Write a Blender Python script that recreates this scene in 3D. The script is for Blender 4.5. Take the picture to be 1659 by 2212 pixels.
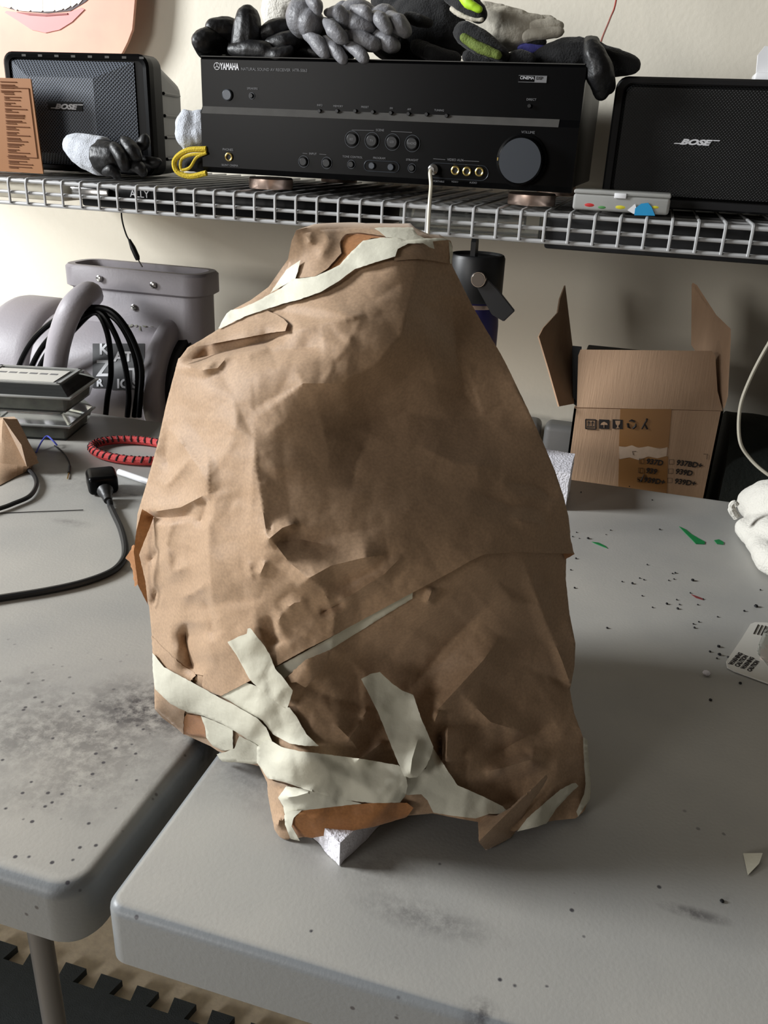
import bpy, bmesh, math, random
import numpy as np
from mathutils import Vector, Matrix, noise as mnoise
from mathutils.geometry import delaunay_2d_cdt

for o in list(bpy.data.objects): bpy.data.objects.remove(o)
SC = bpy.context.scene
COL = SC.collection
random.seed(7)

# ------------------------------------------------------------------ camera
W, H = 1659, 2212
FPX = 1850.0
YAW, PITCH, ROLL = math.radians(15.7), math.radians(23.5), math.radians(-2.6)
CAM = np.array([0.0, 0.0, 1.125])
def cam_axes():
    cy, sy = math.cos(YAW), math.sin(YAW)
    hd = np.array([-sy, cy, 0.0]); r = np.array([cy, sy, 0.0]); up = np.array([0, 0, 1.0])
    f = hd*math.cos(PITCH) - up*math.sin(PITCH)
    d = -(up*math.cos(PITCH) + hd*math.sin(PITCH))
    return (r*math.cos(ROLL)+d*math.sin(ROLL), d*math.cos(ROLL)-r*math.sin(ROLL), f, hd)
CR, CD, CF, HD = cam_axes()
camd = bpy.data.cameras.new('camera'); cam = bpy.data.objects.new('camera', camd); COL.objects.link(cam)
cam.matrix_world = Matrix(((CR[0], -CD[0], -CF[0], CAM[0]), (CR[1], -CD[1], -CF[1], CAM[1]), (CR[2], -CD[2], -CF[2], CAM[2]), (0, 0, 0, 1)))
camd.sensor_fit = 'VERTICAL'; camd.sensor_height = 24.0; camd.lens = FPX/H*24.0
camd.clip_start = 0.02
SC.camera = cam

# ------------------------------------------------------------------ world, lights, exposure
world = bpy.data.worlds.new('world'); SC.world = world; world.use_nodes = True
bg = world.node_tree.nodes['Background']
bg.inputs[0].default_value = (0.82, 0.74, 0.64, 1); bg.inputs[1].default_value = 0.088
SC.view_settings.view_transform = 'Standard'; SC.view_settings.look = 'None'
SC.view_settings.gamma = 1; SC.view_settings.use_curve_mapping = False
SC.view_settings.exposure = 0.0
def area(name, loc, target, sx, sy, power, color):
    l = bpy.data.lights.new(name, 'AREA'); l.shape = 'RECTANGLE'; l.size = sx; l.size_y = sy
    l.energy = power; l.color = color
    o = bpy.data.objects.new(name, l); COL.objects.link(o); o.location = loc
    o.rotation_euler = (Vector(target)-Vector(loc)).to_track_quat('-Z', 'Y').to_euler()
    return o
# the open garage door / window on the left
area('window_daylight', (-2.5, 0.04, 1.85), (-0.1, 0.50, 0.84), 0.65, 0.7, 112, (0.95, 0.98, 1.0))
# a second daylit opening, behind the photographer to the left
area('doorway_daylight', (-2.1, -2.6, 1.50), (-0.1, 1.2, 0.95), 1.0, 0.9, 38, (1.0, 0.97, 0.93))

# ------------------------------------------------------------------ projection helpers (photo pixel -> place)
def ray(px, py): return CR*((px-W/2)/FPX) + CD*((py-H/2)/FPX) + CF
def on_z(px, py, z=0.74):
    v = ray(px, py); t = (z-CAM[2])/v[2]; return Vector(CAM+t*v)
def on_y(px, py, y):
    v = ray(px, py); return Vector(CAM+v*(y/v[1]))
def on_d(px, py, d):
    v = ray(px, py); return Vector(CAM+v*(d/float(v@HD)))
def crop(ox, oy, s):
    return lambda pts: [(ox+x/s, oy+y/s) for x, y in pts]

# ------------------------------------------------------------------ materials
def lin(c):
    c = c/255.0
    return c/12.92 if c <= 0.04045 else ((c+0.055)/1.055)**2.4
def rgb(r, g, b): return (lin(r), lin(g), lin(b), 1)
MATS = {}
def mat(name, c, rough=0.6, metal=0.0, var=0.12, scale=12.0, bump=0.0, bscale=60.0, trans=0.0, alpha=1.0, spec=0.5, coat=0.0, ior=1.45, sheen=0.0, stretch=None, mix2=None, bdist=0.002):
    m = bpy.data.materials.new(name); m.use_nodes = True; nt = m.node_tree; N = nt.nodes; L = nt.links
    p = N['Principled BSDF']
    p.inputs['Roughness'].default_value = rough; p.inputs['Metallic'].default_value = metal
    p.inputs['Specular IOR Level'].default_value = spec; p.inputs['IOR'].default_value = ior
    p.inputs['Transmission Weight'].default_value = trans; p.inputs['Alpha'].default_value = alpha
    p.inputs['Coat Weight'].default_value = coat; p.inputs['Sheen Weight'].default_value = sheen
    tc = N.new('ShaderNodeTexCoord'); src = tc.outputs['Object']
    if stretch:
        mp = N.new('ShaderNodeMapping'); mp.inputs['Scale'].default_value = stretch
        L.new(src, mp.inputs[0]); src = mp.outputs[0]
    nz = N.new('ShaderNodeTexNoise'); nz.inputs['Scale'].default_value = scale; nz.inputs['Detail'].default_value = 6
    L.new(src, nz.inputs['Vector'])
    mx = N.new('ShaderNodeMixRGB')
    a = [max(0, v*(1-var)) for v in c[:3]]; b = [min(1, v*(1+var)) for v in c[:3]]
    if mix2: b = mix2[:3]; a = c[:3]
    mx.inputs[1].default_value = (*a, 1); mx.inputs[2].default_value = (*b, 1)
    L.new(nz.outputs[0], mx.inputs[0]); L.new(mx.outputs[0], p.inputs['Base Color'])
    if bump > 0:
        n2 = N.new('ShaderNodeTexNoise'); n2.inputs['Scale'].default_value = bscale; n2.inputs['Detail'].default_value = 4
        L.new(src, n2.inputs['Vector'])
        bp = N.new('ShaderNodeBump'); bp.inputs['Strength'].default_value = bump; bp.inputs['Distance'].default_value = bdist
        L.new(n2.outputs[0], bp.inputs['Height']); L.new(bp.outputs[0], p.inputs['Normal'])
    MATS[name] = m
    return m

def table_mat(name, spots, specks):
    """grey moulded plastic with grime of its own shape: smudges at given places (object space = world here)"""
    m = mat(name, rgb(122, 125, 127), 0.42, var=0.06, scale=5, bump=0.12, bscale=420, spec=0.45, bdist=0.001)
    nt = m.node_tree; N = nt.nodes; L = nt.links; p = N['Principled BSDF']
    base = p.inputs['Base Color'].links[0].from_socket
    geo = N.new('ShaderNodeNewGeometry')
    n = N.new('ShaderNodeTexNoise'); n.inputs['Scale'].default_value = 90; n.inputs['Detail'].default_value = 8; n.inputs['Roughness'].default_value = 0.75
    L.new(geo.outputs['Position'], n.inputs['Vector'])
    n3 = N.new('ShaderNodeTexNoise'); n3.inputs['Scale'].default_value = 22; n3.inputs['Detail'].default_value = 5
    L.new(geo.outputs['Position'], n3.inputs['Vector'])
    total = None
    for (x, y, rx, ry, s) in spots:
        sub = N.new('ShaderNodeVectorMath'); sub.operation = 'SUBTRACT'; sub.inputs[1].default_value = (x, y, 0.74)
        L.new(geo.outputs['Position'], sub.inputs[0])
        mul = N.new('ShaderNodeVectorMath'); mul.operation = 'MULTIPLY'; mul.inputs[1].default_value = (1/rx, 1/ry, 0)
        L.new(sub.outputs[0], mul.inputs[0])
        ln = N.new('ShaderNodeVectorMath'); ln.operation = 'LENGTH'; L.new(mul.outputs[0], ln.inputs[0])
        add = N.new('ShaderNodeMath'); add.operation = 'MULTIPLY_ADD'; add.inputs[1].default_value = 1.2; add.inputs[2].default_value = -0.6
        L.new(n3.outputs[0], add.inputs[0])
        ad2 = N.new('ShaderNodeMath'); ad2.operation = 'ADD'; L.new(ln.outputs['Value'], ad2.inputs[0]); L.new(add.outputs[0], ad2.inputs[1])
        mr = N.new('ShaderNodeMapRange'); mr.inputs[1].default_value = 1.0; mr.inputs[2].default_value = 0.1
        mr.inputs[3].default_value = 0; mr.inputs[4].default_value = s
        L.new(ad2.outputs[0], mr.inputs[0])
        if total is None: total = mr.outputs[0]
        else:
            a = N.new('ShaderNodeMath'); a.operation = 'MAXIMUM'; L.new(total, a.inputs[0]); L.new(mr.outputs[0], a.inputs[1]); total = a.outputs[0]
    r = N.new('ShaderNodeMapRange'); r.inputs[1].default_value = 0.38; r.inputs[2].default_value = 0.58
    L.new(n.outputs[0], r.inputs[0])
    fm = N.new('ShaderNodeMath'); fm.operation = 'MULTIPLY'; L.new(total, fm.inputs[0]); L.new(r.outputs[0], fm.inputs[1])
    mx = N.new('ShaderNodeMixRGB'); mx.inputs[2].default_value = rgb(58, 55, 58)
    L.new(fm.outputs[0], mx.inputs[0]); L.new(base, mx.inputs[1])
    # fine dark specks
    v = N.new('ShaderNodeTexVoronoi'); v.inputs['Scale'].default_value = 130; L.new(geo.outputs['Position'], v.inputs['Vector'])
    vr = N.new('ShaderNodeMapRange'); vr.inputs[1].default_value = 0.21; vr.inputs[2].default_value = 0.12; vr.inputs[3].default_value = 0; vr.inputs[4].default_value = 1
    L.new(v.outputs['Distance'], vr.inputs[0])
    cs = N.new('ShaderNodeSeparateColor'); L.new(v.outputs['Color'], cs.inputs[0])
    gt = N.new('ShaderNodeMath'); gt.operation = 'GREATER_THAN'; gt.inputs[1].default_value = 1-specks; L.new(cs.outputs[0], gt.inputs[0])
    m2 = N.new('ShaderNodeMath'); m2.operation = 'MULTIPLY'; L.new(vr.outputs[0], m2.inputs[0]); L.new(gt.outputs[0], m2.inputs[1])
    m3 = N.new('ShaderNodeMath'); m3.operation = 'MULTIPLY'; L.new(m2.outputs[0], m3.inputs[0])
    # specks only on the dirty front part of the table
    sx = N.new('ShaderNodeSeparateXYZ'); L.new(geo.outputs['Position'], sx.inputs[0])
    yr = N.new('ShaderNodeMapRange'); yr.inputs[1].default_value = 0.52; yr.inputs[2].default_value = 0.42; L.new(sx.outputs[1], yr.inputs[0])
    L.new(yr.outputs[0], m3.inputs[1])
    mz = N.new('ShaderNodeMixRGB'); mz.inputs[2].default_value = rgb(70, 68, 72)
    L.new(m3.outputs[0], mz.inputs[0]); L.new(mx.outputs[0], mz.inputs[1])
    # dusty tan film on the top
    n4 = N.new('ShaderNodeTexNoise'); n4.inputs['Scale'].default_value = 6; n4.inputs['Detail'].default_value = 6
    L.new(geo.outputs['Position'], n4.inputs['Vector'])
    sn = N.new('ShaderNodeSeparateXYZ'); L.new(geo.outputs['Normal'], sn.inputs[0])
    up = N.new('ShaderNodeMapRange'); up.inputs[1].default_value = 0.86; up.inputs[2].default_value = 0.995; up.inputs[4].default_value = 1.25; L.new(sn.outputs[2], up.inputs[0])
    f4 = N.new('ShaderNodeMath'); f4.operation = 'MULTIPLY'; L.new(n4.outputs[0], f4.inputs[0]); L.new(up.outputs[0], f4.inputs[1])
    md = N.new('ShaderNodeMixRGB'); md.inputs[2].default_value = rgb(178, 174, 166)
    L.new(f4.outputs[0], md.inputs[0]); L.new(base, md.inputs[1])
    L.new(md.outputs[0], mx.inputs[1]); L.new(mz.outputs[0], p.inputs['Base Color'])
    return m

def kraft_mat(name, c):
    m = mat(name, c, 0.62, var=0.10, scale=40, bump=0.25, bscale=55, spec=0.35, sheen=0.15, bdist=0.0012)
    nt = m.node_tree; N = nt.nodes; L = nt.links; p = N['Principled BSDF']
    base = p.inputs['Base Color'].links[0].from_socket
    tc = N.new('ShaderNodeTexCoord')
    f = N.new('ShaderNodeTexNoise'); f.inputs['Scale'].default_value = 650; f.inputs['Detail'].default_value = 5
    L.new(tc.outputs['Object'], f.inputs['Vector'])
    mr = N.new('ShaderNodeMapRange'); mr.inputs[1].default_value = 0.3; mr.inputs[2].default_value = 0.7; mr.inputs[3].default_value = 0.86; mr.inputs[4].default_value = 1.12
    L.new(f.outputs[0], mr.inputs[0])
    h = N.new('ShaderNodeHueSaturation'); L.new(base, h.inputs['Color']); L.new(mr.outputs[0], h.inputs['Value'])
    L.new(h.outputs[0], p.inputs['Base Color'])
    return m
kraft = kraft_mat('kraft_paper', rgb(168, 139, 111))
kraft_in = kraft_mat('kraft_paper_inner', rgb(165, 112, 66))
tape = mat('masking_tape', rgb(208, 205, 188), 0.5, var=0.05, scale=60, bump=0.35, bscale=300, spec=0.4, bdist=0.0006)
foam = mat('foam', rgb(235, 233, 240), 0.75, var=0.06, scale=300, bump=0.8, bscale=420, spec=0.5)
wallm = mat('wall_paint', rgb(226, 219, 203), 0.75, var=0.03, scale=3, bump=0.15, bscale=150)
wire = mat('shelf_wire', rgb(172, 172, 172), 0.35, var=0.04, spec=0.6)
blk = mat('black_plastic', rgb(18, 18, 20), 0.45, var=0.15)
blk_gloss = mat('black_gloss', rgb(6, 6, 7), 0.30, var=0.2, scale=30, spec=0.12)
blk_dark = mat('black_matte', rgb(18, 18, 20), 0.7)
dust = mat('dusty_black', rgb(66, 64, 61), 0.8, var=0.3, scale=60)
rubber = mat('black_rubber', rgb(17, 17, 19), 0.45, var=0.2, scale=60, bump=0.3, bscale=250)
blkcloth = mat('black_cloth', rgb(15, 15, 17), 0.85, var=0.3, scale=60, bump=0.6, bscale=500, sheen=0.1)
greyrub = mat('grey_latex', rgb(118, 118, 122), 0.45, var=0.15, scale=60, bump=0.4, bscale=350)
greyknit = mat('grey_knit', rgb(186, 190, 198), 0.9, var=0.12, scale=120, bump=0.7, bscale=600, sheen=0.2)
whiteleather = mat('pale_leather', rgb(180, 174, 160), 0.75, var=0.12, scale=30, bump=0.5, bscale=200)
yellow = mat('yellow_knit', rgb(190, 165, 40), 0.85, var=0.15, scale=200, bump=0.5, bscale=600)
green = mat('lime_fabric', rgb(170, 215, 40), 0.6, var=0.1)
dkgreen = mat('olive_webbing', rgb(95, 110, 45), 0.8, var=0.2, scale=150, bump=0.6, bscale=500)
bluecl = mat('blue_cloth', rgb(75, 75, 150), 0.8, var=0.15, bump=0.4, bscale=300)
metal = mat('brushed_metal', rgb(225, 200, 186), 0.36, 1.0, var=0.06, scale=40, stretch=(1, 1, 12))
chrome = mat('chrome', rgb(190, 188, 186), 0.2, 1.0)
gold = mat('gold_jack', rgb(205, 180, 110), 0.3, 1.0)
greyknob = mat('grey_knob', rgb(60, 64, 70), 0.35, 0.3, var=0.04)
prt = mat('pale_print', rgb(205, 205, 208), 0.5)
prt_dim = mat('dim_print', rgb(110, 110, 112), 0.6)
blowerm = mat('blower_plastic', rgb(152, 147, 152), 0.5, var=0.04, scale=8, bump=0.15, bscale=300)
stick = mat('dark_sticker', rgb(62, 62, 64), 0.35)
cardb = mat('cardboard', rgb(178, 146, 118), 0.75, var=0.10, scale=25, stretch=(10, 1, 0.6), bump=0.2, bscale=60)
cardin = mat('cardboard_edge', rgb(160, 150, 130), 0.85)
ptape = mat('packing_tape', rgb(150, 108, 66), 0.22, var=0.06, spec=0.6)
ink = mat('black_ink', rgb(40, 34, 32), 0.6)
torn = mat('torn_paper', rgb(196, 172, 150), 0.9, var=0.2, scale=150)
navy = mat('navy_steel', rgb(48, 44, 92), 0.35, 0.2, var=0.1)
clear = mat('clear_plastic', rgb(232, 235, 232), 0.08, var=0.02, trans=0.96, ior=1.12, spec=0.6)
frost = mat('frosted_plastic', rgb(222, 222, 218), 0.35, var=0.04, trans=0.6, ior=1.12)
redm = mat('red_cord', rgb(190, 62, 62), 0.7, var=0.2, scale=300, bump=0.4, bscale=900)
dkred = mat('dark_red_cord', rgb(52, 26, 28), 0.8)
redwire = mat('red_wire', rgb(165, 72, 62), 0.5)
white = mat('white_plastic', rgb(228, 228, 230), 0.4, var=0.03)
cream = mat('cream_cable', rgb(205, 198, 180), 0.45, var=0.03)
bluewire = mat('blue_wire', rgb(80, 90, 190), 0.5)
crumbm = mat('black_crumb', rgb(18, 18, 20), 0.6)
paintg = mat('green_paint', rgb(20, 120, 66), 0.4, var=0.2, scale=200)
brownbox = mat('brown_print', rgb(138, 88, 40), 0.6, var=0.08)
brownprt = mat('brown_ink', rgb(106, 62, 30), 0.6)
cottonm = mat('white_cotton', rgb(222, 218, 208), 0.9, var=0.08, scale=60, bump=0.7, bscale=400, sheen=0.2)
cardw = mat('white_card', rgb(205, 202, 194), 0.5, var=0.04)
skinm = mat('printed_skin', rgb(222, 146, 130), 0.5, var=0.12, scale=14, mix2=rgb(228, 184, 156))
lipm = mat('printed_lip', rgb(226, 138, 136), 0.45, var=0.1)
lipd = mat('printed_lip_line', rgb(150, 70, 66), 0.5)
toothm = mat('printed_teeth', rgb(238, 234, 222), 0.45, var=0.04)
mouthm = mat('printed_mouth', rgb(60, 38, 40), 0.5)
floorm = mat('concrete', rgb(236, 218, 194), 0.8, var=0.25, scale=90, bump=0.3, bscale=120)
matm = mat('foam_mat', rgb(66, 72, 75), 0.85, var=0.2, scale=80, bump=0.6, bscale=500)
legm = mat('grey_steel', rgb(96, 94, 94), 0.45, 0.1)
panelm = mat('grey_plastic_panel', rgb(104, 104, 103), 0.5, bump=0.1, bscale=400)
wood = mat('bench_wood', rgb(120, 100, 78), 0.7, stretch=(1, 12, 12))
tealm = mat('blue_print', rgb(40, 140, 190), 0.4)
redp = mat('red_bits', rgb(190, 50, 50), 0.5)
yelp = mat('yellow_bits', rgb(200, 190, 50), 0.5)
grnp = mat('green_bits', rgb(80, 140, 80), 0.5)
debris = mat('dark_contents', rgb(52, 56, 52), 0.6, mix2=rgb(140, 142, 134), scale=70)

def perforated(name, c, c2, scale):
    m = mat(name, c, 0.45, 0.2)
    nt = m.node_tree; N = nt.nodes; L = nt.links; p = N['Principled BSDF']
    tc = N.new('ShaderNodeTexCoord'); v = N.new('ShaderNodeTexVoronoi'); v.inputs['Scale'].default_value = scale
    v.inputs['Randomness'].default_value = 0.0
    mp = N.new('ShaderNodeMapping'); mp.inputs['Rotation'].default_value = (0, math.radians(45), 0); mp.inputs['Scale'].default_value = (1, 0, 1)
    L.new(tc.outputs['Object'], mp.inputs[0]); L.new(mp.outputs[0], v.inputs['Vector'])
    r = N.new('ShaderNodeMapRange'); r.inputs[1].default_value = 0.30; r.inputs[2].default_value = 0.42; L.new(v.outputs['Distance'], r.inputs[0])
    mx = N.new('ShaderNodeMixRGB'); mx.inputs[1].default_value = c2; mx.inputs[2].default_value = c
    L.new(r.outputs[0], mx.inputs[0]); L.new(mx.outputs[0], p.inputs['Base Color'])
    bp = N.new('ShaderNodeBump'); bp.inputs['Strength'].default_value = 0.5; bp.inputs['Distance'].default_value = 0.001
    L.new(r.outputs[0], bp.inputs['Height']); L.new(bp.outputs[0], p.inputs['Normal'])
    return m
grille_l = perforated('speaker_grille_grey', rgb(92, 98, 108), rgb(14, 14, 16), 330)
grille_r = perforated('speaker_grille_black', rgb(26, 26, 26), rgb(9, 9, 9), 430)

# ------------------------------------------------------------------ mesh helpers
class B:
    def __init__(s): s.bm = bmesh.new()
    def add(s, vs, fs):
        v = [s.bm.verts.new(p) for p in vs]
        for f in fs:
            try: s.bm.faces.new([v[i] for i in f])
            except ValueError: pass
        return v
    def box(s, lo, hi, bev=0.0, seg=2, M=None):
        b = bmesh.new(); bmesh.ops.create_cube(b, size=1)
        lo, hi = Vector(lo), Vector(hi); c = (lo+hi)/2; d = hi-lo
        for v in b.verts: v.co = Vector((v.co.x*d.x+c.x, v.co.y*d.y+c.y, v.co.z*d.z+c.z))
        if bev: bmesh.ops.bevel(b, geom=list(b.edges), offset=min(bev, 0.49*min(abs(x) for x in d)), segments=seg, profile=0.5, affect='EDGES')
        return s.merge(b, M)
    def merge(s, b, M=None):
        vm = {}
        for v in b.verts: vm[v] = s.bm.verts.new(M @ v.co if M else v.co)
        for f in b.faces:
            try: s.bm.faces.new([vm[v] for v in f.verts])
            except ValueError: pass
        b.free(); return s
    def tube(s, pts, r, n=8, closed=False, caps=True, flat=1.0):
        pts = [Vector(p) for p in pts]; m = len(pts)
        rs = r if isinstance(r, (list, tuple)) else [r]*m
        t0 = (pts[1]-pts[0]).normalized()
        ref = Vector((0, 0, 1)) if abs(t0.z) < 0.9 else Vector((1, 0, 0))
        a = t0.cross(ref).normalized(); rings = []
        for i, p in enumerate(pts):
            if closed: t = (pts[(i+1) % m]-pts[i-1]).normalized()
            else: t = (pts[min(i+1, m-1)]-pts[max(i-1, 0)]).normalized()
            a = (a-t*a.dot(t)).normalized(); b = t.cross(a)
            rings.append([s.bm.verts.new(p+(a*math.cos(2*math.pi*k/n)+b*math.sin(2*math.pi*k/n)*flat)*rs[i]) for k in range(n)])
        R = m if closed else m-1
        for i in range(R):
            A, C = rings[i], rings[(i+1) % m]
            for k in range(n): s.bm.faces.new((A[k], A[(k+1) % n], C[(k+1) % n], C[k]))
        if caps and not closed:
            s.bm.faces.new(list(reversed(rings[0]))); s.bm.faces.new(rings[-1])
        return s
    def cyl(s, p, q, r, n=24, r2=None):
        return s.tube([p, q], [r, r if r2 is None else r2], n)
    def prism(s, poly, off):
        """poly: 3D points; off: vector thickness"""
        off = Vector(off); n = len(poly)
        a = [s.bm.verts.new(Vector(p)) for p in poly]; b = [s.bm.verts.new(Vector(p)+off) for p in poly]
        s.bm.faces.new(a); s.bm.faces.new(list(reversed(b)))
        for i in range(n): s.bm.faces.new((a[i], b[i], b[(i+1) % n], a[(i+1) % n]))
        return s
    def lathe(s, prof, c, axis=(0, 0, 1), n=32):
        ax = Vector(axis).normalized(); q = Vector((0, 0, 1)).rotation_difference(ax)
        rings = []
        for r, h in prof:
            rings.append([s.bm.verts.new(Vector(c)+q @ Vector((r*math.cos(2*math.pi*k/n), r*math.sin(2*math.pi*k/n), h))) for k in range(n)])
        for i in range(len(rings)-1):
            for k in range(n): s.bm.faces.new((rings[i][k], rings[i][(k+1) % n], rings[i+1][(k+1) % n], rings[i+1][k]))
        s.bm.faces.new(list(reversed(rings[0]))); s.bm.faces.new(rings[-1])
        return s
    def ball(s, c, r, sc=(1, 1, 1), n=12):
        b = bmesh.new(); bmesh.ops.create_uvsphere(b, u_segments=n, v_segments=max(6, n*2//3), radius=r)
        for v in b.verts: v.co = Vector((v.co.x*sc[0], v.co.y*sc[1], v.co.z*sc[2]))+Vector(c)
        return s.merge(b)
    def build(s, name, m, parent=None, smooth=35, world=True, label=None):
        bm = s.bm
        bmesh.ops.recalc_face_normals(bm, faces=list(bm.faces))
        if world and parent is not None:
            l = parent_origin(parent)
            for v in bm.verts: v.co -= l
        me = bpy.data.meshes.new(name)
        if smooth:
            for f in bm.faces: f.smooth = True
            ca = math.radians(smooth)
            for e in bm.edges:
                if len(e.link_faces) == 2:
                    e.smooth = e.calc_face_angle(0) < ca
        bm.to_mesh(me); bm.free(); me.materials.append(m)
        o = bpy.data.objects.new(name, me); COL.objects.link(o)
        if parent is not None: o.parent = parent
        if label: o['label'] = label
        return o
def parent_origin(p):
    v = Vector((0, 0, 0))
    while p is not None: v += p.location; p = p.parent
    return v
def thing(name, label, cat, loc=(0, 0, 0), group=None, rotz=0):
    o = bpy.data.objects.new(name, None); COL.objects.link(o); o.location = loc; o.rotation_euler = (0, 0, rotz)
    o.empty_display_size = 0.02
    o['label'] = label; o['category'] = cat
    if group: o['group'] = group
    return o
def tag(o, label, cat, group=None, kind=None):
    if label: o['label'] = label
    if cat: o['category'] = cat
    if group: o['group'] = group
    if kind: o['kind'] = kind
    return o
def struct(o): o['kind'] = 'structure'; return o
def text(s, size, x, y, z, shear=0.0, sx=1.0, depth=0.0006, bold=0.0, mapf=None, align='LEFT'):
    """lettering as geometry facing -y; returns B"""
    cu = bpy.data.curves.new('lettering', 'FONT'); cu.body = s; cu.size = size; cu.shear = shear
    cu.extrude = depth/2; cu.offset = bold; cu.align_x = align; cu.resolution_u = 3
    o = bpy.data.objects.new('lettering', cu); COL.objects.link(o)
    bpy.context.view_layer.update()
    me = bpy.data.meshes.new_from_object(o.evaluated_get(bpy.context.evaluated_depsgraph_get()))
    bpy.data.objects.remove(o); bpy.data.curves.remove(cu)
    b = B(); b.bm.from_mesh(me); bpy.data.meshes.remove(me)
    for v in b.bm.verts:
        u, w, e = v.co.x*sx, v.co.y, v.co.z
        v.co = mapf(u, w, e) if mapf else Vector((x+u, y-e, z+w))
    return b
def bez(pts, n=8):
    """catmull-rom through 3D points"""
    P = [Vector(p) for p in pts]; P = [P[0]*2-P[1]]+P+[P[-1]*2-P[-2]]; out = []
    for i in range(1, len(P)-2):
        for k in range(n):
            t = k/n; a, b, c, d = P[i-1], P[i], P[i+1], P[i+2]
            out.append(0.5*((2*b)+(c-a)*t+(2*a-5*b+4*c-d)*t*t+(3*b-a-3*c+d)*t**3))
    out.append(P[-2]); return out

# ================================================================== STRUCTURE
TZ = 0.74; WY = 1.345
b = B(); b.box((-2.6, WY, 0), (1.8, WY+0.1, 2.4)); struct(b.build('wall_back', wallm))
b = B(); b.box((-2.6, -1.2, -0.05), (1.8, WY, 0)); struct(b.build('floor', floorm))

# interlocking foam floor mats
def floor_mat(x0, x1, y0, y1, label):
    poly = [(x0, y0), (x1, y0), (x1, y1)]
    n = int((x1-x0)/0.0585); st = 0.0585
    for i in range(n):
        x = x1-i*st
        poly += [(x-st*0.24, y1), (x-st*0.18, y1-0.024), (x-st*0.76, y1-0.024), (x-st*0.66, y1)]
    poly.append((x0, y1))
    b = B(); b.prism([Vector((p[0], p[1], 0.0)) for p in poly], (0, 0, 0.012))
    return tag(b.build('floor_mat', matm, None, 20), label, 'floor mat', 'interlocking floor mats')
floor_mat(-1.45, -0.832, 0.12, 0.722, 'dark foam floor mat with jigsaw edge behind the grey table leg')
floor_mat(-0.829, -0.052, 0.12, 0.722, 'dark foam floor mat with jigsaw edge below the gap between the tables')

# ================================================================== FOLDING TABLES
tm_l = table_mat('table_plastic_left', [(-0.285, 0.45, 0.085, 0.05, 1.0), (-0.33, 0.40, 0.13, 0.08, 0.6), (-0.545, 0.70, 0.03, 0.012, .5), (-0.42, 0.63, 0.02, 0.008, .8), (-0.60, 0.80, 0.16, 0.04, .3), (-0.52, 0.79, 0.02, 0.005, .7)], 0.42)
tm_r = table_mat('table_plastic_right', [(-0.19, 0.41, 0.05, 0.05, 0.35), (-0.055, 0.335, 0.05, 0.013, .5), (-0.02, 0.288, 0.013, 0.012, .8), (0.08, 0.385, 0.02, 0.005, .7), (0.13, 0.385, 0.012, 0.005, .6), (-0.10, 0.36, 0.06, 0.02, .25)], 0.035)
def folding_table(x0, x1, m, label, leg_x, edge=0.012):
    t = thing('folding_table', label, 'table', ((x0+x1)/2, 0.665, 0), 'grey folding tables')
    y0, y1 = 0.285, 1.045
    def rr(r, z, inset):
        pts = []
        for cx, cy, a0 in ((x1-r, y1-r, 0), (x0+r, y1-r, 90), (x0+r, y0+r, 180), (x1-r, y0+r, 270)):
            for k in range(9):
                a = math.radians(a0+k*90/8)
                pts.append(Vector((cx+(r-inset)*math.cos(a), cy+(r-inset)*math.sin(a), z)))
        return pts
    b = B(); R = 0.022 if x0 < -1 else 0.011; e = edge
    prof = [(0.020, TZ-0.047), (0.004, TZ-0.045), (0.0, TZ-0.040), (0.0, TZ-e)]
    prof += [(e-e*math.cos(math.radians(a)), TZ-e+e*math.sin(math.radians(a))) for a in (20, 40, 60, 75, 90)]
    rings = [[b.bm.verts.new(p) for p in rr(R, z, i)] for i, z in prof]
    n = len(rings[0])
    for i in range(len(rings)-1):
        for k in range(n): b.bm.faces.new((rings[i][k], rings[i][(k+1) % n], rings[i+1][(k+1) % n], rings[i+1][k]))
    b.bm.faces.new(rings[-1]); b.bm.faces.new(list(reversed(rings[0])))
    b.build('tabletop', m, t)
    for lx in leg_x:
        for ly in (0.37, 0.96):
            c = B(); c.tube([(lx, ly, TZ-0.047), (lx, ly, 0.02)], 0.0085, 16); o = c.build('leg', legm, t)
            c = B(); c.cyl((lx, ly, 0.0), (lx, ly, 0.025), 0.019, 16); c.build('foot_cap', blk, o)
        for zc_ in (0.60,): c = B(); c.tube([(lx, 0.37, zc_), (lx, 0.96, zc_)], 0.011, 12); c.build('crossbar', legm, t)
        c = B(); c.tube([(lx, 0.665, 0.60), (lx+(0.25 if lx < (x0+x1)/2 else -0.25), 0.665, TZ-0.05)], 0.009, 10); c.build('brace', legm, t)
    return t
folding_table(-1.90, -0.243, tm_l, 'grey plastic folding table with speckled dirty top, left of the gap', (-1.7, on_y(100, 2100, 0.37).x), 0.009)
folding_table(-0.2285, 1.20, tm_r, 'grey plastic folding table carrying the big wrapped paper object, right of the gap', (0.40, 1.0), 0.006)

# low bench behind the tables
t = thing('low_bench', 'low wooden bench hidden behind the tables under the blower and box', 'bench', (0, 1.19, 0))
b = B(); b.box((-1.4, 1.06, 0.60), (0.9, 1.335, 0.62), 0.002); b.build('bench_top', wood, t)
for x in (-1.35, 0.85):
    for y in (1.09, 1.30):
        b = B(); b.box((x-.02, y-.02, 0), (x+.02, y+.02, 0.60)); b.build('leg', wood, t)

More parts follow.
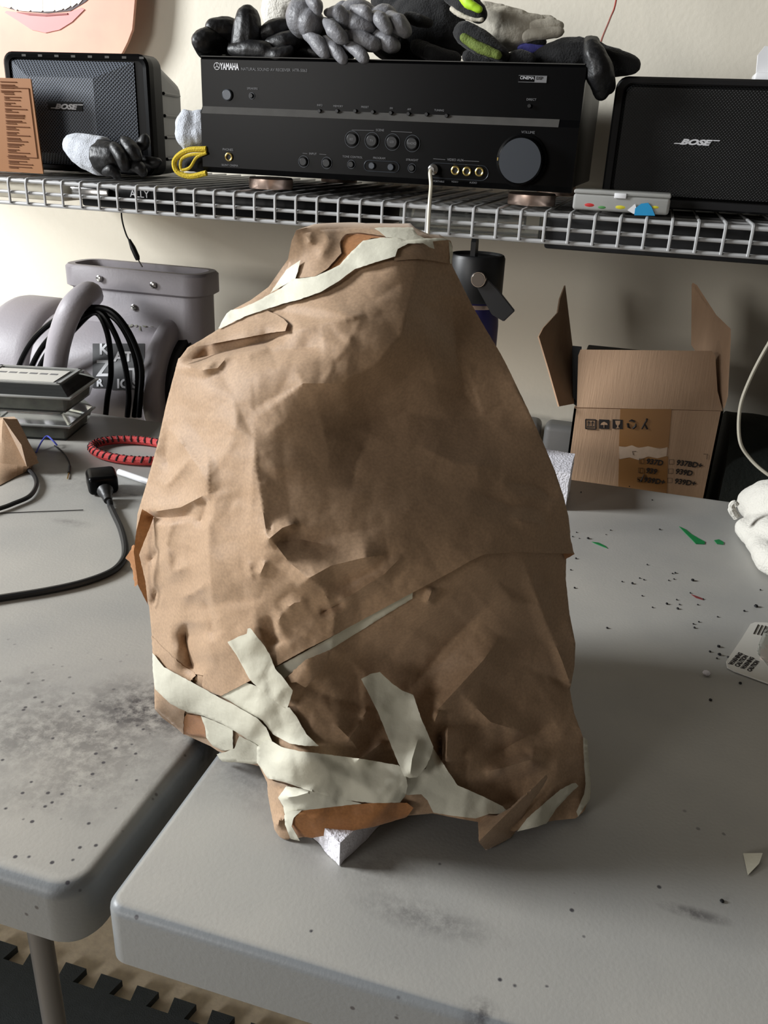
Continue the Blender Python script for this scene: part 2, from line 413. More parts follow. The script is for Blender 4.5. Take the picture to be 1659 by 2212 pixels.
# ================================================================== WIRE SHELF
SZ = 1.066; SY = 0.95
t = thing('wire_shelf', 'white coated wire shelf on the wall holding the speakers and receiver', 'shelf', (-0.3, 1.15, SZ))
X0, X1 = -1.25, 0.45
k = 0; x = X0
post = None
while x <= X1:
    if post is None:
        bb = B()
        pts = [(0, WY-0.004, SZ-0.0035), (0, SY+0.006, SZ-0.0035), (0, SY+0.0015, SZ-0.0045), (0, SY, SZ-0.009), (0, SY, SZ-0.033)]
        bb.tube(pts, 0.00165, 6)
        post = bb.build('deck_wire', wire, t, world=False)
        post.location = (x+0.3, -1.15, -SZ); 
    else:
        c = post.copy(); COL.objects.link(c); c.parent = t; c.location = (x+0.3, -1.15, -SZ)
    x += 0.0254
for y, z, r in ((SY+0.0035, SZ-0.0065, .0022), (SY+0.004, SZ-0.020, .0021), (SY+0.0035, SZ-0.033, .0023)):
    b = B(); b.tube([(X0, y, z), (X1, y, z)], r, 8); b.build('front_rod', wire, t)
for i in range(9):
    y = SY+0.03+i*0.042
    b = B(); b.tube([(X0, y, SZ-0.0072), (X1, y, SZ-0.0072)], 0.0019, 6); b.build('cross_rod', wire, t)
for x in (-1.2, 0.44):
    b = B(); b.tube([(x, SY+0.01, SZ-0.010), (x, WY-0.003, 0.80)], 0.005, 8); b.build('bracket', wire, t)

# flat things stored against the underside of the shelf
def under(name, label, x0, x1, y0, z0, m, cat, z1=SZ-0.0095, y1=1.32):
    b = B(); b.box((x0, y0, z0), (x1, y1, z1), 0.003); o = b.build(name, m, None)
    return tag(o, label, cat)
o = under('storage_box', 'cream box under the left end of the wire shelf', -0.95, -0.715, 0.985, 1.036, cream, 'box')
t = thing('media_player', 'flat black media player under the shelf, below the grey rolled glove', 'electronics', (-.45, 1.1, 1.03))
b = B(); b.box((-0.70, 1.0, 1.031), (-0.30, 1.31, SZ-0.0095), 0.003); b.build('case', blk_gloss, t)
b = B(); b.box((-0.71, 0.992, 1.040), (-0.655, 1.0, SZ-0.012), 0.002); b.build('silver_panel', chrome, t)
b = text('ALLY', 0.012, *(-0.628, 0.9985, 1.046)); b.build('lettering', prt, t)
t = thing('plastic_tray', 'clear plastic tray under the shelf behind the cream cable', 'tray', (-0.2, 1.05, 1.03))
b = B(); b.box((-0.275, 0.985, 1.030), (-0.115, 1.12, 1.0325), .001); b.box((-0.275, 0.985, 1.030), (-0.115, 0.987, SZ-0.010), .0008)
b.box((-0.275, 0.985, 1.030), (-0.273, 1.12, SZ-0.010), .0008); b.box((-0.117, 0.985, 1.030), (-0.115, 1.12, SZ-0.010), .0008); b.build('shell', clear, t)
b = B(); b.tube([(-.25, 1.03, 1.042), (-.14, 1.03, 1.044)], 0.008, 12); b.build('steel_rod', chrome, t)
t = thing('amplifier', 'long flat black case under the right half of the shelf', 'electronics', (0.15, 1.1, 1.03))
b = B(); b.box((-0.11, 0.992, 1.022), (0.42, 1.31, SZ-0.0095), 0.003); b.build('case', blk_dark, t)

# ================================================================== RECEIVER
RY = 0.98
t = thing('av_receiver', 'black audio receiver with round volume knob in the middle of the wire shelf', 'receiver', (-0.30, 1.1, SZ))
rx0, rx1, rz0, rz1 = -0.514, -0.086, 1.079, 1.202
zl = on_y(800, 250, RY).z
b = B(); b.box((rx0+.006, RY+.012, rz0+.004), (rx1-.006, 1.30, rz1-.001), 0.002); b.build('case', blk, t)
b = B()
prof = [(RY+.014, rz0+.002), (RY-.001, rz0+.002), (RY-.004, rz0+.008), (RY-.004, zl-.004), (RY+.001, zl+.003), (RY+.001, rz1-.003), (RY+.004, rz1), (RY+.014, rz1)]
b.prism([Vector((rx0, y, z)) for y, z in prof], (rx1-rx0, 0, 0)); b.build('front_panel', blk_gloss, t, 25)
b = B(); b.prism([Vector((rx0+.001, y, z)) for y, z in [(RY-.0045, zl-.0042), (RY+.0006, zl+.0034), (RY+.002, zl+.003), (RY-.002, zl-.005)]], (rx1-rx0-.022, 0, 0)); b.build('dusty_ledge', dust, t)
b = B(); b.box((rx0, RY+.0012, rz1-.0003), (rx1-.002, RY+.0125, rz1+.0006)); b.build('top_trim', dust, t, label='thin dusty top edge')
def fp(px, py, low=True): return on_y(px, py, RY-(.0045 if low else -.0005))
for px, r in ((567, .0), (1145, .0)):
    for yy in ((RY+.035, 1.26) if px == 567 else (RY+.035, 1.26)):
        c = on_y(px, 400, RY+.01); b = B(); b.lathe([(.0255, 0), (.0262, .001), (.0262, .011), (.025, .0125)], (c.x, yy, SZ-.001), (0, 0, 1), 40)
        o = b.build('foot', metal, t)
# volume knob
c = fp(1127, 347); b = B(); b.lathe([(.0265, 0), (.0265, .002), (.0245, .0025), (.0245, .0015), (.0238, .0015), (.0232, .012), (.022, .0135)], c, (0, -1, 0), 48); kb = b.build('volume_knob', blk_gloss, t)
b = B(); b.lathe([(.0218, .0135), (.0218, .0142)], c, (0, -1, 0), 48); b.build('knob_face', greyknob, kb)
b = B(); b.box((c.x-.0255, c.y-.004, c.z-.001), (c.x-.0225, c.y-.002, c.z+.002)); b.build('pointer', gold, kb)
# small round buttons
def button(px, py, r, low=True, m=blk, ring=True):
    c = fp(px, py, low); b = B(); b.lathe([(r, 0), (r, .0022), (r*.85, .003)], c, (0, -1, 0), 24); o = b.build('button', m, t)
    if ring:
        b = B(); b.tube([c+Vector((math.cos(a)*r*1.35, -.0002, math.sin(a)*r*1.35)) for a in [2*math.pi*i/24 for i in range(24)]], .00035, 5, closed=True); b.build('button_ring', greyknob, o)
    return o
for px, py, s in ((761, 301, 'BD'), (804, 304, 'TV'), (848, 307, 'CD'), (891, 310, 'RADIO')):
    button(px, py, .0062); c = fp(px, py); text(s, .0032, c.x, c.y-.0031, c.z-.001, align='CENTER', depth=.0002).build('lettering', prt_dim, t)
for px, py in ((656, 349), (706, 352)): button(px, py, .0045)
for px, py in ((759, 355), (890, 363)): button(px, py, .0033)
for px, py in ((804, 358), (845, 361)): button(px, py, .0036, m=greyknob, ring=False)
p0, p1 = fp(797, 358), fp(852, 361)
b = B(); loop = [p1+Vector((math.cos(a)*.0055, -.0002, math.sin(a)*.0055)) for a in [math.pi/2-math.pi*i/8 for i in range(9)]]+[p0+Vector((math.cos(a)*.0055, -.0002, math.sin(a)*.0055)) for a in [-math.pi/2-math.pi*i/8 for i in range(9)]]
b.tube(loop, .0004, 5, closed=True); b.build('rocker_outline', greyknob, t)
for px, py in ((691, 240), (729, 240), (768, 240), (806, 242), (845, 244), (883, 246), (922, 247), (965, 250), (1144, 229)): button(px, py, .002, False, blk, False)
c = fp(492, 205, False); b = B(); b.lathe([(.006, 0), (.006, .002), (.005, .0028)], c, (0, -1, 0), 28); b.build('power_button', greyknob, t)
button(544, 207, .0024, False)
for px, py in ((495, 339), (984, 368), (1009, 370), (1036, 371)):
    c = fp(px, py); b = B(); b.tube([c+Vector((math.cos(a)*.0038, -.0006, math.sin(a)*.0038)) for a in [2*math.pi*i/24 for i in range(24)]], .0011, 6, closed=True); o = b.build('jack_socket', gold, t)
    b = B(); b.lathe([(.0028, 0), (.0028, .0004)], c, (0, -1, 0), 16); b.build('socket_hole', blk_dark, o)
p0, p1 = fp(940, 368), fp(1040, 374); b = B()
loop = [p1+Vector((math.cos(a)*.0075, -.0001, math.sin(a)*.0075)) for a in [math.pi/2-math.pi*i/8 for i in range(9)]]+[p0+Vector((math.cos(a)*.0075, -.0001, math.sin(a)*.0075)) for a in [-math.pi/2-math.pi*i/8 for i in range(9)]]
b.tube(loop, .00035, 5, closed=True); b.build('jack_outline', greyknob, t)
def rtext(s, px, py, size, low=True, m=prt_dim, **k):
    c = fp(px, py, low); text(s, size, c.x, c.y-.0003, c.z, depth=.0002, **k).build('lettering', m, t)
rtext('YAMAHA', 476, 150, .0092, False, prt, sx=.60, bold=.0003)
c = fp(469, 143, False); b = B(); b.tube([c+Vector((math.cos(a)*.0035, -.0003, math.sin(a)*.0035)) for a in [2*math.pi*i/20 for i in range(20)]], .0004, 5, closed=True)
for a in (90, 210, 330): b.tube([c, c+Vector((math.cos(math.radians(a))*.0035, -.0003, math.sin(math.radians(a))*.0035))], .0004, 5)
b.build('emblem', prt, t)
rtext('NATURAL SOUND AV RECEIVER  HTR-5063', 521, 152, .0042, False, prt_dim, sx=.98)
c = fp(1120, 170, False); b = B(); e = fp(1181, 172, False)
b.tube([Vector((c.x, c.y-.0003, c.z+.003)), Vector((e.x, c.y-.0003, c.z+.003)), Vector((e.x, c.y-.0003, c.z-.003)), Vector((c.x, c.y-.0003, c.z-.003))], .0003, 4, closed=True)
b.box((c.x+(e.x-c.x)*.58, c.y-.0004, c.z-.003), (e.x, c.y-.0001, c.z+.003)); b.build('badge', prt_dim, t)
rtext('CINEMA', 1123, 171, .0040, False, prt, sx=.98); 
c2 = fp(1158, 172, False); text('DSP', .0040, c2.x, c2.y-.0006, c2.z, depth=.0003).build('lettering', blk_dark, t)
for s, px, py, z, lo in (('PHONES', 481, 325, .0036, 1), ('SILENT CINEMA', 479, 358, .003, 1), ('INFO', 685, 229, .0028, 0), ('MEMORY', 720, 231, .0028, 0), ('PRESET', 780, 233, .0028, 0), ('FM', 842, 236, .0028, 0), ('AM', 880, 238, .0028, 0), ('TUNING', 938, 240, .0028, 0),
        ('SCENE', 812, 283, .0032, 1), ('INPUT', 668, 334, .0032, 1), ('TONE CONTROL', 740, 340, .003, 1), ('PROGRAM', 806, 343, .003, 1), ('STRAIGHT', 877, 347, .003, 1), ('VIDEO AUX', 966, 347, .0034, 1), ('VOLUME', 1126, 288, .0036, 1),
        ('DIRECT', 1137, 217, .003, 0), ('PORTABLE', 936, 393, .0026, 1), ('VIDEO', 975, 394, .0026, 1), ('AUDIO', 1014, 396, .0026, 1), ('SPEAKERS', 534, 193, .003, 0)):
    rtext(s, px, py, z, bool(lo))
for a, c_ in (((760, 281), (808, 282)), ((845, 284), (890, 286)), ((654, 331), (664, 332)), ((690, 333), (705, 334)), ((936, 343), (962, 345)), ((998, 347), (1035, 349))):
    p, q = fp(*a), fp(*c_); b = B(); b.tube([p-Vector((0, .0002, 0)), q-Vector((0, .0002, 0))], .00025, 4); b.build('print_line', prt_dim, t)

# plug and cream cable hanging from the receiver
t = thing('audio_cable', 'cream audio cable plugged into the receiver and hanging behind the paper object', 'cable', fp(938, 366))
c = fp(938, 366); b = B(); b.lathe([(.0055, 0), (.0055, .006), (.003, .007), (.003, .014)], c, (0, -1, 0), 18); b.build('plug', chrome, t)
pts = [c+Vector((0, -.010, 0)), c+Vector((-.0004, -.016, -.003)), on_y(931, 400, .955), on_y(928, 440, .945), on_y(924, 520, .935), on_y(920, 640, .90), on_y(925, 860, .86), Vector((-.17, .84, TZ+.004)), Vector((-.11, .86, TZ+.003)), Vector((-.09, .95, TZ+.003))]
cp_ = bez(pts)
for p in cp_: p.z = max(p.z, TZ+.003)
b = B(); b.tube(cp_, .0021, 8); b.build('cord', cream, t)

# ================================================================== SPEAKERS
def badge(t, px0, py0, px1, py1, y, m):
    p, q = on_y(px0, py0, y), on_y(px1, py1, y); w = q.x-p.x; h = p.z-q.z; sz = h*1.36
    base = q.z
    text('BOSE', sz, p.x+w*.14, y, base, shear=.35, bold=.0004, sx=w*.68/(sz*2.55)).build('lettering', m, t)
    b = B(); b.prism([Vector((p.x, y, base+h*.02)), Vector((p.x+w*.22, y, base+h*.02)), Vector((p.x+w*.25, y, base+h*.2)), Vector((p.x+w*.02, y, base+h*.2))], (0, .0005, 0))
    b.prism([Vector((p.x+w*.78, y, base+h*.82)), Vector((p.x+w*.98, y, base+h*.82)), Vector((p.x+w, y, base+h*1.0)), Vector((p.x+w*.8, y, base+h*1.0))], (0, .0005, 0)); b.build('badge_line', m, t)
sy = 1.04
t = thing('bookshelf_speaker', 'dark grey loudspeaker with stepped relief grille at the left end of the shelf', 'speaker', (-.73, 1.1, SZ), 'loudspeakers')
A1, A2, A3 = on_y(4, 110, sy), on_y(318, 115, sy), on_y(312, 352, sy)
x0, x1, z1, z0 = A1.x-.001, A2.x, A1.z, SZ+.003
def rrect(x0, x1, z0, z1, r, y, n=5):
    pts = []
    for cx, cz, a0 in ((x1-r, z1-r, 0), (x0+r, z1-r, 90), (x0+r, z0+r, 180), (x1-r, z0+r, 270)):
        for k in range(n+1):
            a = math.radians(a0+k*90/n); pts.append(Vector((cx+r*math.cos(a), y, cz+r*math.sin(a))))
    return pts
def loft(b, loops, cap0=True, cap1=True):
    R = [[b.bm.verts.new(p) for p in l] for l in loops]; n = len(R[0])
    for i in range(len(R)-1):
        for k in range(n): b.bm.faces.new((R[i][k], R[i][(k+1) % n], R[i+1][(k+1) % n], R[i+1][k]))
    if cap0: b.bm.faces.new(R[0])
    if cap1: b.bm.faces.new(list(reversed(R[-1])))
    return b
b = B(); loft(b, [rrect(x0, x1, z0, z1, .014, sy+.012), rrect(x0, x1, z0, z1, .014, sy+.03), rrect(x0+.004, x1-.004, z0, z1-.004, .014, sy+.032), rrect(x0+.012, x1-.030, z0+.0, z1-.022, .016, sy+.13), rrect(x0+.02, x1-.036, z0+.006, z1-.028, .014, sy+.135)]); body = b.build('cabinet', blk, t, 40)
for i in range(4):
    z = z0+.02+i*.026
    b = B(); b.tube([(x1-.0068, sy+.045, z), (x1-.0262, sy+.12, z)], .0022, 6); b.build('side_rib', blk, body)
b = B(); fr = [rrect(x0, x1, z0, z1, .014, sy+.012), rrect(x0, x1, z0, z1, .014, sy+.002), rrect(x0+.003, x1-.003, z0+.003, z1-.003, .012, sy), rrect(x0+.008, x1-.008, z0+.007, z1-.007, .009, sy+.001), rrect(x0+.008, x1-.008, z0+.007, z1-.007, .009, sy+.006)]
loft(b, fr, False, True); b.build('front_frame', blk_gloss, t, 40)
# relief grille
gx0, gx1, gz0, gz1 = x0+.009, x1-.022, z0+.008, z1-.009
I1, I2 = on_y(70, 166, sy), on_y(211, 172, sy)
b = B(); ix0, ix1, iz1, iz0 = I1.x, I2.x, I1.z, z0+.022
gy, iy = sy+.004, sy-.0105
vs = [(gx0, gy, gz0), (gx1, gy, gz0), (gx1, gy, gz1), (gx0, gy, gz1), (ix0, iy, iz0), (ix1, iy, iz0), (ix1, iy, iz1), (ix0, iy, iz1)]
b.add(vs, [(4, 5, 6, 7), (0, 1, 5, 4), (1, 2, 6, 5), (2, 3, 7, 6), (3, 0, 4, 7)]); b.build('grille', grille_l, t, 10)
for i in range(8):
    x = x0+.03+i*.024; b = B(); b.box((x, sy+.0, z1-.0055), (x+.006, sy+.002, z1-.003)); b.build('frame_clip', dust, t)
p, q = on_y(103, 218, iy), on_y(162, 240, iy); b = B(); b.box((p.x, iy-.0012, q.z), (q.x+.012, iy, p.z), .0006); bd = b.build('badge_plate', blk_dark, t)
badge(t, 108, 223, 181, 237, iy-.0018, prt)

ry = 1.02
t = thing('bookshelf_speaker', 'black loudspeaker with flat honeycomb grille at the right end of the shelf', 'speaker', (.07, 1.1, SZ), 'loudspeakers')
A1, A3 = on_y(1333, 166, ry), on_y(1297, 420, ry)
x0, x1, z1, z0 = A1.x, A1.x+.255, A1.z+.001, SZ+.003
b = B(); loft(b, [rrect(x0, x1, z0, z1, .012, ry+.006), rrect(x0-.0, x1, z0, z1, .012, ry+.03), rrect(x0+.01, x1-.02, z0, z1-.012, .012, ry+.15)]); b.build('cabinet', blk_dark, t, 40)
b = B(); loft(b, [rrect(x0, x1, z0, z1, .012, ry+.008), rrect(x0, x1, z0, z1, .012, ry+.002), rrect(x0+.002, x1-.002, z0+.002, z1-.002, .011, ry), rrect(x0+.008, x1-.008, z0+.009, z1-.006, .009, ry+.001), rrect(x0+.008, x1-.008, z0+.009, z1-.006, .009, ry+.005)], False, True); b.build('front_frame', blk, t, 40)
b = B(); loft(b, [rrect(x0+.009, x1-.009, z0+.010, z1-.007, .009, ry+.004), rrect(x0+.012, x1-.012, z0+.013, z1-.010, .008, ry-.001)], False, False)
b.bm.faces.new([b.bm.verts.new(p) for p in rrect(x0+.012, x1-.012, z0+.013, z1-.010, .008, ry-.001)]); bmesh.ops.remove_doubles(b.bm, verts=list(b.bm.verts), dist=1e-5); b.build('grille', grille_r, t, 20)
badge(t, 1457, 299, 1554, 315, ry-.0016, prt)

# white antenna tip on the right speaker
a0, a1 = on_y(1650, 168, 1.06), on_y(1647, 104, 1.06); zt = z1
t = thing('router_antenna', 'white upright antenna standing on top of the right black speaker', 'antenna', (a0.x, 1.06, zt))
b = B(); b.box((a0.x-.010, 1.045, zt), (a0.x+.05, 1.085, zt+.008), .002); b.build('base', white, t)
b = B(); b.prism([Vector((a0.x-.008, 1.06, zt+.008)), Vector((a0.x+.030, 1.06, zt+.008)), Vector((a0.x+.024, 1.06, a1.z)), Vector((a1.x+.002, 1.06, a1.z+.002)), Vector((a1.x-.003, 1.06, a1.z-.006))], (0, .008, 0)); b.build('antenna_blade', white, t)

# ================================================================== FACE CUTOUT
K1 = crop(0, 0, 2.9625)
fy = 1.305
def fpoly(pts, y): return [on_y(x, yy, y) for x, yy in K1(pts)]
t = thing('face_cutout', 'flat cardboard cutout of a smiling face, teeth and chin above the left speaker', 'poster', (-.95, fy, 1.2))
outl = fpoly([(-700, 330), (-600, 700), (-200, 900), (300, 820), (640, 560), (785, 330), (815, 270), (845, 190), (852, 120), (862, 0), (880, -400), (800, -900), (400, -1100), (-300, -1100), (-700, -500)], fy)
outl = [Vector((p.x, p.y, max(p.z, SZ+.004))) for p in outl]
b = B(); b.prism(outl, (0, .006, 0)); b.build('face_card', skinm, t)
b = B(); b.prism(fpoly([(-110, -20), (0, 15), (60, 55), (110, 68), (300, 85), (450, 70), (545, 12), (640, -70), (520, -150), (200, -175), (-120, -150), (-230, -70)], fy-.001), (0, .001, 0)); b.build('mouth', mouthm, t)
xs = [(-90, 20), (0, 40), (72, 52), (112, 68), (196, 73), (274, 75), (350, 72), (406, 62), (452, 45), (492, 28), (560, -30)]
for i in range(len(xs)-1):
    (a, ya), (c_, yc) = xs[i], xs[i+1]; yb = min(ya, yc)
    if i == 0: ya -= 20; yc -= 20
    b = B(); b.prism(fpoly([(a+1, -115), (c_-1, -115), (c_-1, yc-8), (c_-10, yc), (a+10, ya), (a+1, ya-8)], fy-.002), (0, .001, 0)); b.build('tooth', toothm, t)
b = B(); b.prism(fpoly([(40, 70), (110, 78), (290, 92), (430, 82), (520, 50), (540, 60), (460, 140), (380, 190), (290, 210), (200, 190), (110, 130), (30, 80)], fy-.0015), (0, .001, 0)); b.build('lower_lip', lipm, t)
b = B(); b.prism(fpoly([(-230, -70), (-120, -130), (200, -150), (520, -125), (640, -70), (520, -190), (330, -240), (220, -215), (110, -240), (-90, -200)], fy-.0028), (0, .001, 0)); b.build('upper_lip', lipm, t)
b = B(); b.prism(fpoly([(100, 76), (290, 90), (430, 82), (430, 92), (290, 102), (180, 95)], fy-.003), (0, .001, 0)); b.build('lip_line', lipd, t)

# brown printed box in front of the left speaker
t = thing('spice_box', 'orange brown printed carton standing in front of the left speaker', 'box', (-.80, .99, SZ))
y = .99
P = [on_y(-30, 374, y), on_y(93, 373, y), on_y(66, 170, y), on_y(-35, 167, y)]
P[0].z = P[1].z = SZ+.001
b = B(); b.prism(P, (-.012, .018, 0)); b.build('carton', brownbox, t)
def bx(u, v): 
    a = P[3].lerp(P[2], u); c = P[0].lerp(P[1], u); r = a.lerp(c, v); return Vector((r.x, y-.0006, r.z))
b = B()
for c0, c1 in (((.40, .10), (.94, .10)), ((.94, .10), (.94, .83)), ((.40, .83), (.94, .83))): b.tube([bx(*c0), bx(*c1)], .0005, 4)
b.build('print_line', brownprt, t)
b = B()
for i in range(30):
    v = .04+.031*i; u0 = .36 + (.06 if i > 3 else 0); u1 = random.uniform(.6, .9)
    b.tube([bx(u0, v), bx(u1, v)], .0006, 4)
    if i % 2: b.tube([bx(u0, v+.014), bx(random.uniform(.5, .8), v+.014)], .0005, 4)
b.build('print_text', brownprt, t)

# ================================================================== GLOVES
def blob_mesh(b, items, y, flatten=False):
    """items: ('f', [(px,py,dy)...], [r px...]) rounded tapering finger ; ('e', px, py, rx, rz, ry, dy)"""
    for it in items:
        if it[0] == 'f':
            pts = [on_y(q[0], q[1], y+(q[2] if len(q) > 2 else 0)) for q in it[1]]
            rr = it[2] if isinstance(it[2], (list, tuple)) else [it[2]]*len(pts)
            s = 1/FPX*math.sqrt(sum(v*v for v in (pts[0]-Vector(CAM))))
            P = bez(pts, 4); m = len(P); R = []
            for i in range(m):
                tt = i/(m-1)*(len(rr)-1); a = int(min(tt, len(rr)-2)) if len(rr) > 1 else 0
                R.append((rr[a]+(rr[min(a+1, len(rr)-1)]-rr[a])*(tt-a))*s)
            d0 = (P[0]-P[1]).normalized(); d1 = (P[-1]-P[-2]).normalized()
            P = [P[0]+d0*R[0]*.75]+P+[P[-1]+d1*R[-1]*.55, P[-1]+d1*R[-1]*.9]; R = [R[0]*.6]+R+[R[-1]*.74, R[-1]*.3]
            R = [q*(.88 if flatten else 1) for q in R]
            b.tube(P, R, 10)
        else:
            _, px, py, rx, rz, ryy, dy = it
            c = on_y(px, py, y+dy); s = 1/FPX*math.sqrt(sum(v*v for v in (c-Vector(CAM))))
            b.ball(c, 1.0, (rx*s, ryy*s, rz*s), 16)
WR = bpy.data.textures.new('glove_wrinkles', 'CLOUDS'); WR.noise_scale = .016; WR.noise_depth = 2
def fuse(o, vox=.0018, sm=3):
    md = o.modifiers.new('remesh', 'REMESH'); md.mode = 'VOXEL'; md.voxel_size = vox; md.use_smooth_shade = True
    m2 = o.modifiers.new('smooth', 'SMOOTH'); m2.iterations = sm; m2.factor = .5
    m3 = o.modifiers.new('wrinkles', 'DISPLACE'); m3.texture = WR; m3.strength = .0028; m3.mid_level = .5; m3.texture_coords = 'GLOBAL'
    return o
def glove(label, y, parts, group=None, name='work_glove', dropto=None):
    """parts: list of (partname, material, items)"""
    t = thing(name, label, 'glove', on_y(*parts[0][2][0][1][0][:2], y) if parts[0][2][0][0] == 'f' else on_y(parts[0][2][0][1], parts[0][2][0][2], y), group)
    for pn, m, items in parts:
        b = B(); blob_mesh(b, items, y, m is greyrub and pn == 'finger'); o = b.build(pn, m, t, 180); fuse(o)
    return t
K2 = lambda pts: [(400+p[0]/2.9625, p[1]/2.9625, *p[2:]) for p in pts]
K3 = lambda pts: [(860+p[0]/2.9625, p[1]/2.9625, *p[2:]) for p in pts]
g = 'gloves piled on the receiver'
glove('black rubber glove with bent fingers hanging over the left end of the receiver pile', 1.005, [
    ('palm', rubber, [('e', 500, 100, 52, 22, 36, .03), ('e', 530, 86, 34, 36, 36, .03)]),
    ('finger', rubber, [('f', K2([(250, 280, .02), (170, 250, 0), (110, 265, -.012)]), [22, 22, 21]),]),
    ('finger', rubber, [('f', K2([(330, 230, .02), (270, 180, .01), (180, 180, 0)]), [22, 21, 17])]),
    ('finger', rubber, [('f', K2([(390, 300, .0), (400, 200, .0), (400, 120, 0)]), [30, 29, 25])]),
    ('finger', rubber, [('f', K2([(200, 330, .01), (130, 340, .0), (90, 300, -.01)]), [14, 13, 10])])], g)
glove('shiny black folded glove lying above the brand lettering of the receiver', .992, [
    ('palm', rubber, [('f', K2([(300, 315), (400, 320), (520, 330)]), [11, 18, 17]), ('f', K2([(520, 350), (600, 365), (670, 320)]), [15, 19, 10])]),
    ('finger', rubber, [('f', K2([(470, 240, .02), (560, 200, .02), (660, 170, .03)]), [14, 20, 18])]),
    ('finger', rubber, [('f', K2([(540, 290, .01), (640, 270, .01), (720, 250, .02)]), [14, 19, 18])])], g)
glove('black dotted glove under the grey gloves at the receiver front edge', 1.02, [
    ('palm', blkcloth, [('e', 690, 95, 80, 45, 50, .03)]),
    ('finger', rubber, [('f', K2([(650, 330), (740, 330), (800, 345)]), [15, 17, 13])]),
    ('finger', rubber, [('f', K2([(800, 330), (900, 350), (960, 370)]), [14, 15, 10])])], g)
glove('grey coated glove with drooping fingers in front of the pile, left one', .985, [
    ('palm', greyrub, [('e', 655, 38, 32, 36, 40, .02), ('e', 672, 50, 25, 26, 30, .012)]),
    ('finger', greyrub, [('f', K2([(780, 215, .01), (840, 270, 0), (890, 335, -.004)]), [12, 16, 15])]),
    ('finger', greyrub, [('f', K2([(890, 255, .01), (950, 310, 0), (1010, 375, -.004)]), [10, 14, 13])]),
    ('finger', greyrub, [('f', K2([(1020, 285, .01), (1080, 310, 0), (1140, 365, -.004)]), [9, 14, 14])]),
    ('finger', greyrub, [('f', K2([(900, 140, .005), (950, 190, -.004), (1000, 240, -.006)]), [10, 17, 16])]),
    ('finger', greyrub, [('f', K2([(800, 0, .01), (840, 30, .0), (850, 60, 0)]), [12, 15, 12])])], g)
glove('grey coated glove with stacked fingers in front of the pile, right one', 1.0, [
    ('palm', greyrub, [('e', 770, 40, 40, 34, 28, .02), ('e', 830, 55, 32, 36, 28, .02)]),
    ('finger', greyrub, [('f', K2([(1040, 220, 0), (1130, 260, -.008), (1210, 285, -.008)]), [12, 19, 17])]),
    ('finger', greyrub, [('f', K2([(1210, 230, .01), (1290, 270, .0), (1330, 290, .0)]), [16, 19, 18])]),
    ('finger', greyrub, [('f', K2([(1010, 110, .01), (1080, 140, .0), (1160, 170, .0)]), [15, 20, 18])]),
    ('finger', greyrub, [('f', K2([(910, 80, -.004), (980, 80, -.008), (1020, 130, -.006)]), [10, 15, 15])]),
    ('finger', greyrub, [('f', K2([(1080, 55, 0), (1150, 75, -.01), (1180, 110, -.01)]), [10, 13, 10])]),
    ('finger', greyrub, [('f', K2([(1210, 90, 0), (1250, 130, -.01), (1290, 180, -.012)]), [10, 16, 15])]),
    ('finger', greyrub, [('f', K2([(1310, 110, .01), (1360, 150, .0), (1400, 190, .0)]), [15, 20, 18])]),
    ('finger', greyrub, [('f', K2([(970, 60, .02), (1010, 45, .02), (1040, 40, .02)]), [10, 12, 10])])], g)
glove('white cotton cloth glove sticking up behind the black gloves on the left', 1.08, [
    ('cuff', cottonm, [('e', 604, 22, 36, 40, 25, 0), ('e', 620, -8, 42, 32, 25, 0)])], g)
glove('big black fleece glove at the middle of the receiver pile', 1.085, [
    ('palm', blkcloth, [('e', 930, 60, 90, 66, 50, 0), ('e', 970, 15, 60, 50, 50, .01), ('e', 860, 85, 60, 40, 50, 0), ('e', 900, 5, 90, 40, 60, .03)]),
    ('finger', blkcloth, [('f', [(900, 100, -.03), (940, 118, -.04), (985, 125, -.03)], [14, 16, 12])]),
    ('finger', blkcloth, [('f', [(880, 35, -.05), (905, 45, -.05), (925, 50, -.045)], [10, 12, 10])])], g)
glove('black glove with a bright lime strip above the pale leather glove', 1.0, [
    ('palm', blkcloth, [('f', K3([(330, -40, 0), (430, 20, -.01), (520, 90, -.015)]), [16, 20, 17])]),
    ('lime_strip', green, [('f', K3([(400, -30, -.022), (450, 20, -.032), (520, 60, -.034)]), [8, 10, 7])]),
    ('seam', whiteleather, [('f', K3([(340, 55, -.01), (430, 110, -.018), (540, 125, -.02)]), [5, 5, 5])])], g)
glove('pale leather work glove with knotted fingertips on the right of the pile', 1.04, [
    ('palm', whiteleather, [('f', K3([(520, 110, .0), (650, 180, 0), (800, 200, 0), (900, 180, 0)]), [22, 40, 34, 24]), ('f', K3([(540, 60, .01), (640, 100, .01), (760, 150, .01)]), [14, 20, 20]), ('f', K3([(440, 110, -.005), (540, 190, -.005), (690, 310, -.005)]), [6, 14, 8])]),
    ('finger', whiteleather, [('f', K3([(860, 150, 0), (950, 140, 0), (1000, 140, -.004)]), [15, 12, 8])]),
    ('finger', whiteleather, [('f', K3([(860, 190, -.008), (960, 170, -.01), (1035, 165, -.01)]), [17, 14, 9])]),
    ('finger', whiteleather, [('f', K3([(820, 230, -.01), (930, 210, -.014), (1035, 205, -.014)]), [16, 12, 9])])], g)
glove('black and olive webbing glove strap lying across the front of the pile', 1.0, [
    ('palm', blkcloth, [('f', K3([(420, 210, 0), (540, 280, -.004), (670, 350, -.006)]), [22, 22, 14])]),
    ('webbing', dkgreen, [('f', K3([(420, 240, -.012), (530, 310, -.016), (640, 355, -.018)]), [9, 10, 8])])], g)
